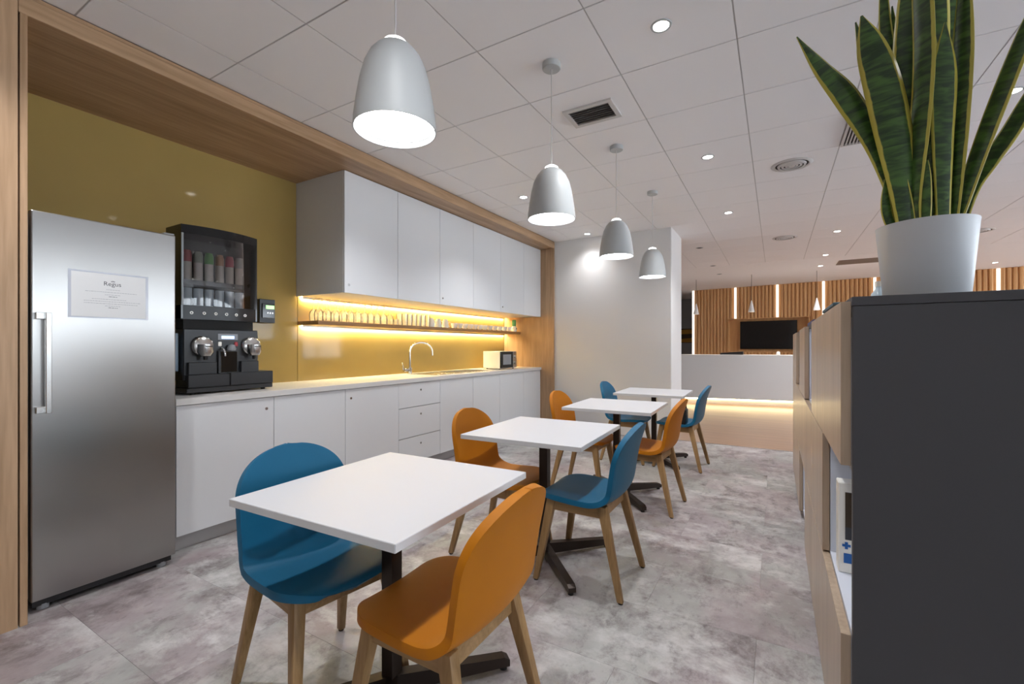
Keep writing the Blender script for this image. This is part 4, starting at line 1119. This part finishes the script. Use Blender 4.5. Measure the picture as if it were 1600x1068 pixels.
# ------------------------------------------------------------------ snake plant
PX, PY = 0.345, 1.60
t = thing('plant_pot', 'tapered white plastic plant pot on the shelving unit', 'pot', (PX, PY, KT))
b = B(); lathe(b, [(0.001, 0.0), (0.085, 0.0), (0.088, 0.004), (0.104, 0.194), (0.105, 0.200), (0.101, 0.200), (0.099, 0.186), (0.085, 0.012), (0.001, 0.012)], (PX, PY, KT), 48); obj('shell', b, M['pot'], t, smooth=True, angle=50)
b = B(); lathe(b, [(0.001, 0.165), (0.05, 0.167), (0.0965, 0.162)], (PX, PY, KT), 32); obj('soil', b, M['soil'], t, smooth=True)
t = thing('snake_plant', 'tall snake plant with yellow-edged green leaves in the white pot', 'plant', (PX, PY, KT + 0.16))
def leaf(pts, widths, face=0.0, twist=0.0, cup=0.25):
    """pts: (u, v, Y) along the midrib from base to tip; widths in m; face: turn of the blade about its axis (0 = broadside to the aisle)"""
    P = crom([at(u, v, Y) for u, v, Y in pts], 6)
    n = len(P)
    wl_ = crom([(w, 0, 0) for w in widths], 6)
    bm = B(); uvl = bm.loops.layers.uv.new('UVMap')
    rows = []; NT = 8
    L_ = [0.0]
    for a, b in zip(P, P[1:]): L_.append(L_[-1] + (b - a).length)
    view = Vector((-0.25, 1.0, 0.0)).normalized()
    for i, p in enumerate(P):
        tg_ = (P[min(i + 1, n - 1)] - P[max(i - 1, 0)]).normalized()
        side = tg_.cross(view).normalized()
        nr = side.cross(tg_).normalized()
        f = i / (n - 1)
        a = math.radians(face + twist * f)
        s2 = side * math.cos(a) + nr * math.sin(a); n2 = nr * math.cos(a) - side * math.sin(a)
        fi = f * (len(wl_) - 1); k0 = min(int(fi), len(wl_) - 2)
        w = max(0.0008, wl_[k0].x + (wl_[k0 + 1].x - wl_[k0].x) * (fi - k0)) / 2
        row = []
        for k in range(NT + 1):
            tt = -1 + 2 * k / NT
            row.append((bm.verts.new(p + s2 * w * tt + n2 * (w * cup * (tt * tt))), k / NT, L_[i]))
        rows.append(row)
    for r0, r1 in zip(rows, rows[1:]):
        for k in range(NT):
            q = [r0[k], r0[k + 1], r1[k + 1], r1[k]]
            fc = bm.faces.new([z[0] for z in q])
            for lp, z in zip(fc.loops, q): lp[uvl].uv = (z[1], z[2])
    # thickness
    off = woff(t)
    bmesh.ops.translate(bm, vec=-off, verts=bm.verts[:])
    me = bpy.data.meshes.new('leaf'); bm.to_mesh(me); bm.free()
    o = bpy.data.objects.new('leaf', me); COL.objects.link(o); so = o.modifiers.new('s', 'SOLIDIFY'); so.thickness = 0.003; so.offset = 0
    dg = bpy.context.evaluated_depsgraph_get(); m2 = bpy.data.meshes.new_from_object(o.evaluated_get(dg)); bpy.data.objects.remove(o); bpy.data.meshes.remove(me)
    m2.polygons.foreach_set('use_smooth', [True] * len(m2.polygons)); m2.materials.append(M['leaf'])
    return link('leaf', m2, None, t)
W_ = lambda px: px * 1.2 / 703.0 * 0.86
# (midrib pixels from inside the pot to the tip, widths in pixels)
leaf([(1418, 385, 1.56), (1398, 310, 1.56), (1368, 225, 1.57), (1325, 150, 1.57), (1285, 105, 1.57), (1245, 58, 1.57)], [W_(q) for q in (16, 20, 34, 48, 34, 2)], 8, -25)
leaf([(1420, 385, 1.54), (1413, 300, 1.54), (1400, 215, 1.54), (1381, 130, 1.545), (1362, 70, 1.55), (1346, 25, 1.55)], [W_(q) for q in (22, 40, 56, 58, 44, 3)], -5, 20)
leaf([(1412, 385, 1.62), (1396, 280, 1.62), (1370, 170, 1.63), (1350, 90, 1.63), (1337, 35, 1.63)], [W_(q) for q in (16, 24, 26, 20, 2)], 35, 10)
leaf([(1420, 385, 1.68), (1408, 260, 1.68), (1392, 120, 1.68), (1383, 40, 1.68), (1379, -40, 1.68)], [W_(q) for q in (18, 26, 26, 20, 8)], 20, 10)
leaf([(1424, 385, 1.70), (1412, 200, 1.70), (1398, 60, 1.70), (1394, 10, 1.70)], [W_(q) for q in (14, 18, 12, 2)], 40, 0)
leaf([(1432, 385, 1.60), (1424, 260, 1.60), (1420, 130, 1.60), (1421, 20, 1.60), (1425, -90, 1.60)], [W_(q) for q in (18, 38, 46, 40, 16)], -15, 60)
leaf([(1437, 385, 1.545), (1427, 320, 1.545), (1434, 200, 1.545), (1440, 90, 1.545), (1436, -40, 1.55), (1430, -130, 1.55)], [W_(q) for q in (14, 22, 36, 40, 36, 8)], 62, 12)
leaf([(1474, 385, 1.55), (1474, 310, 1.55), (1474, 210, 1.55), (1476, 110, 1.55), (1477, 35, 1.55)], [W_(q) for q in (18, 22, 32, 38, 3)], 4, -8, 0.15)
leaf([(1462, 385, 1.63), (1461, 260, 1.63), (1462, 120, 1.63), (1463, 0, 1.63), (1464, -110, 1.63)], [W_(q) for q in (18, 38, 44, 40, 12)], -8, 20)
leaf([(1482, 385, 1.66), (1488, 250, 1.66), (1492, 120, 1.66), (1488, 10, 1.66), (1480, -90, 1.66)], [W_(q) for q in (18, 34, 44, 42, 12)], 18, -30)
leaf([(1482, 385, 1.57), (1488, 300, 1.57), (1496, 180, 1.57), (1502, 60, 1.57), (1506, -60, 1.57)], [W_(q) for q in (16, 26, 34, 34, 14)], 60, 10)
leaf([(1480, 385, 1.58), (1502, 315, 1.575), (1532, 225, 1.57), (1568, 130, 1.56), (1600, 50, 1.56), (1622, -10, 1.56)], [W_(q) for q in (16, 24, 30, 32, 28, 8)], 62, 5)
leaf([(1490, 385, 1.60), (1516, 300, 1.60), (1545, 252, 1.60), (1580, 200, 1.60), (1615, 140, 1.60), (1640, 100, 1.60)], [W_(q) for q in (16, 22, 28, 30, 24, 6)], 48, 10)
leaf([(1412, 385, 1.55), (1390, 345, 1.55), (1384, 315, 1.55), (1383, 280, 1.555)], [W_(q) for q in (12, 16, 14, 2)], 10, 0)
leaf([(1450, 385, 1.56), (1452, 300, 1.56), (1450, 210, 1.56), (1447, 140, 1.56)], [W_(q) for q in (12, 22, 22, 3)], 20, 20)
leaf([(1460, 385, 1.575), (1458, 310, 1.575), (1456, 200, 1.575), (1452, 90, 1.575), (1450, 10, 1.575)], [W_(q) for q in (14, 24, 28, 24, 3)], 45, -15)
leaf([(1444, 385, 1.535), (1447, 330, 1.535), (1448, 280, 1.535), (1449, 250, 1.535)], [W_(q) for q in (10, 14, 12, 2)], 30, 0)
leaf([(1445, 385, 1.66), (1444, 240, 1.66), (1440, 100, 1.66), (1446, -20, 1.66), (1450, -80, 1.66)], [W_(q) for q in (16, 36, 42, 36, 12)], 10, 0)
leaf([(1428, 385, 1.545), (1421, 330, 1.545), (1414, 290, 1.545), (1408, 250, 1.55)], [W_(q) for q in (10, 13, 11, 2)], 40, 10)
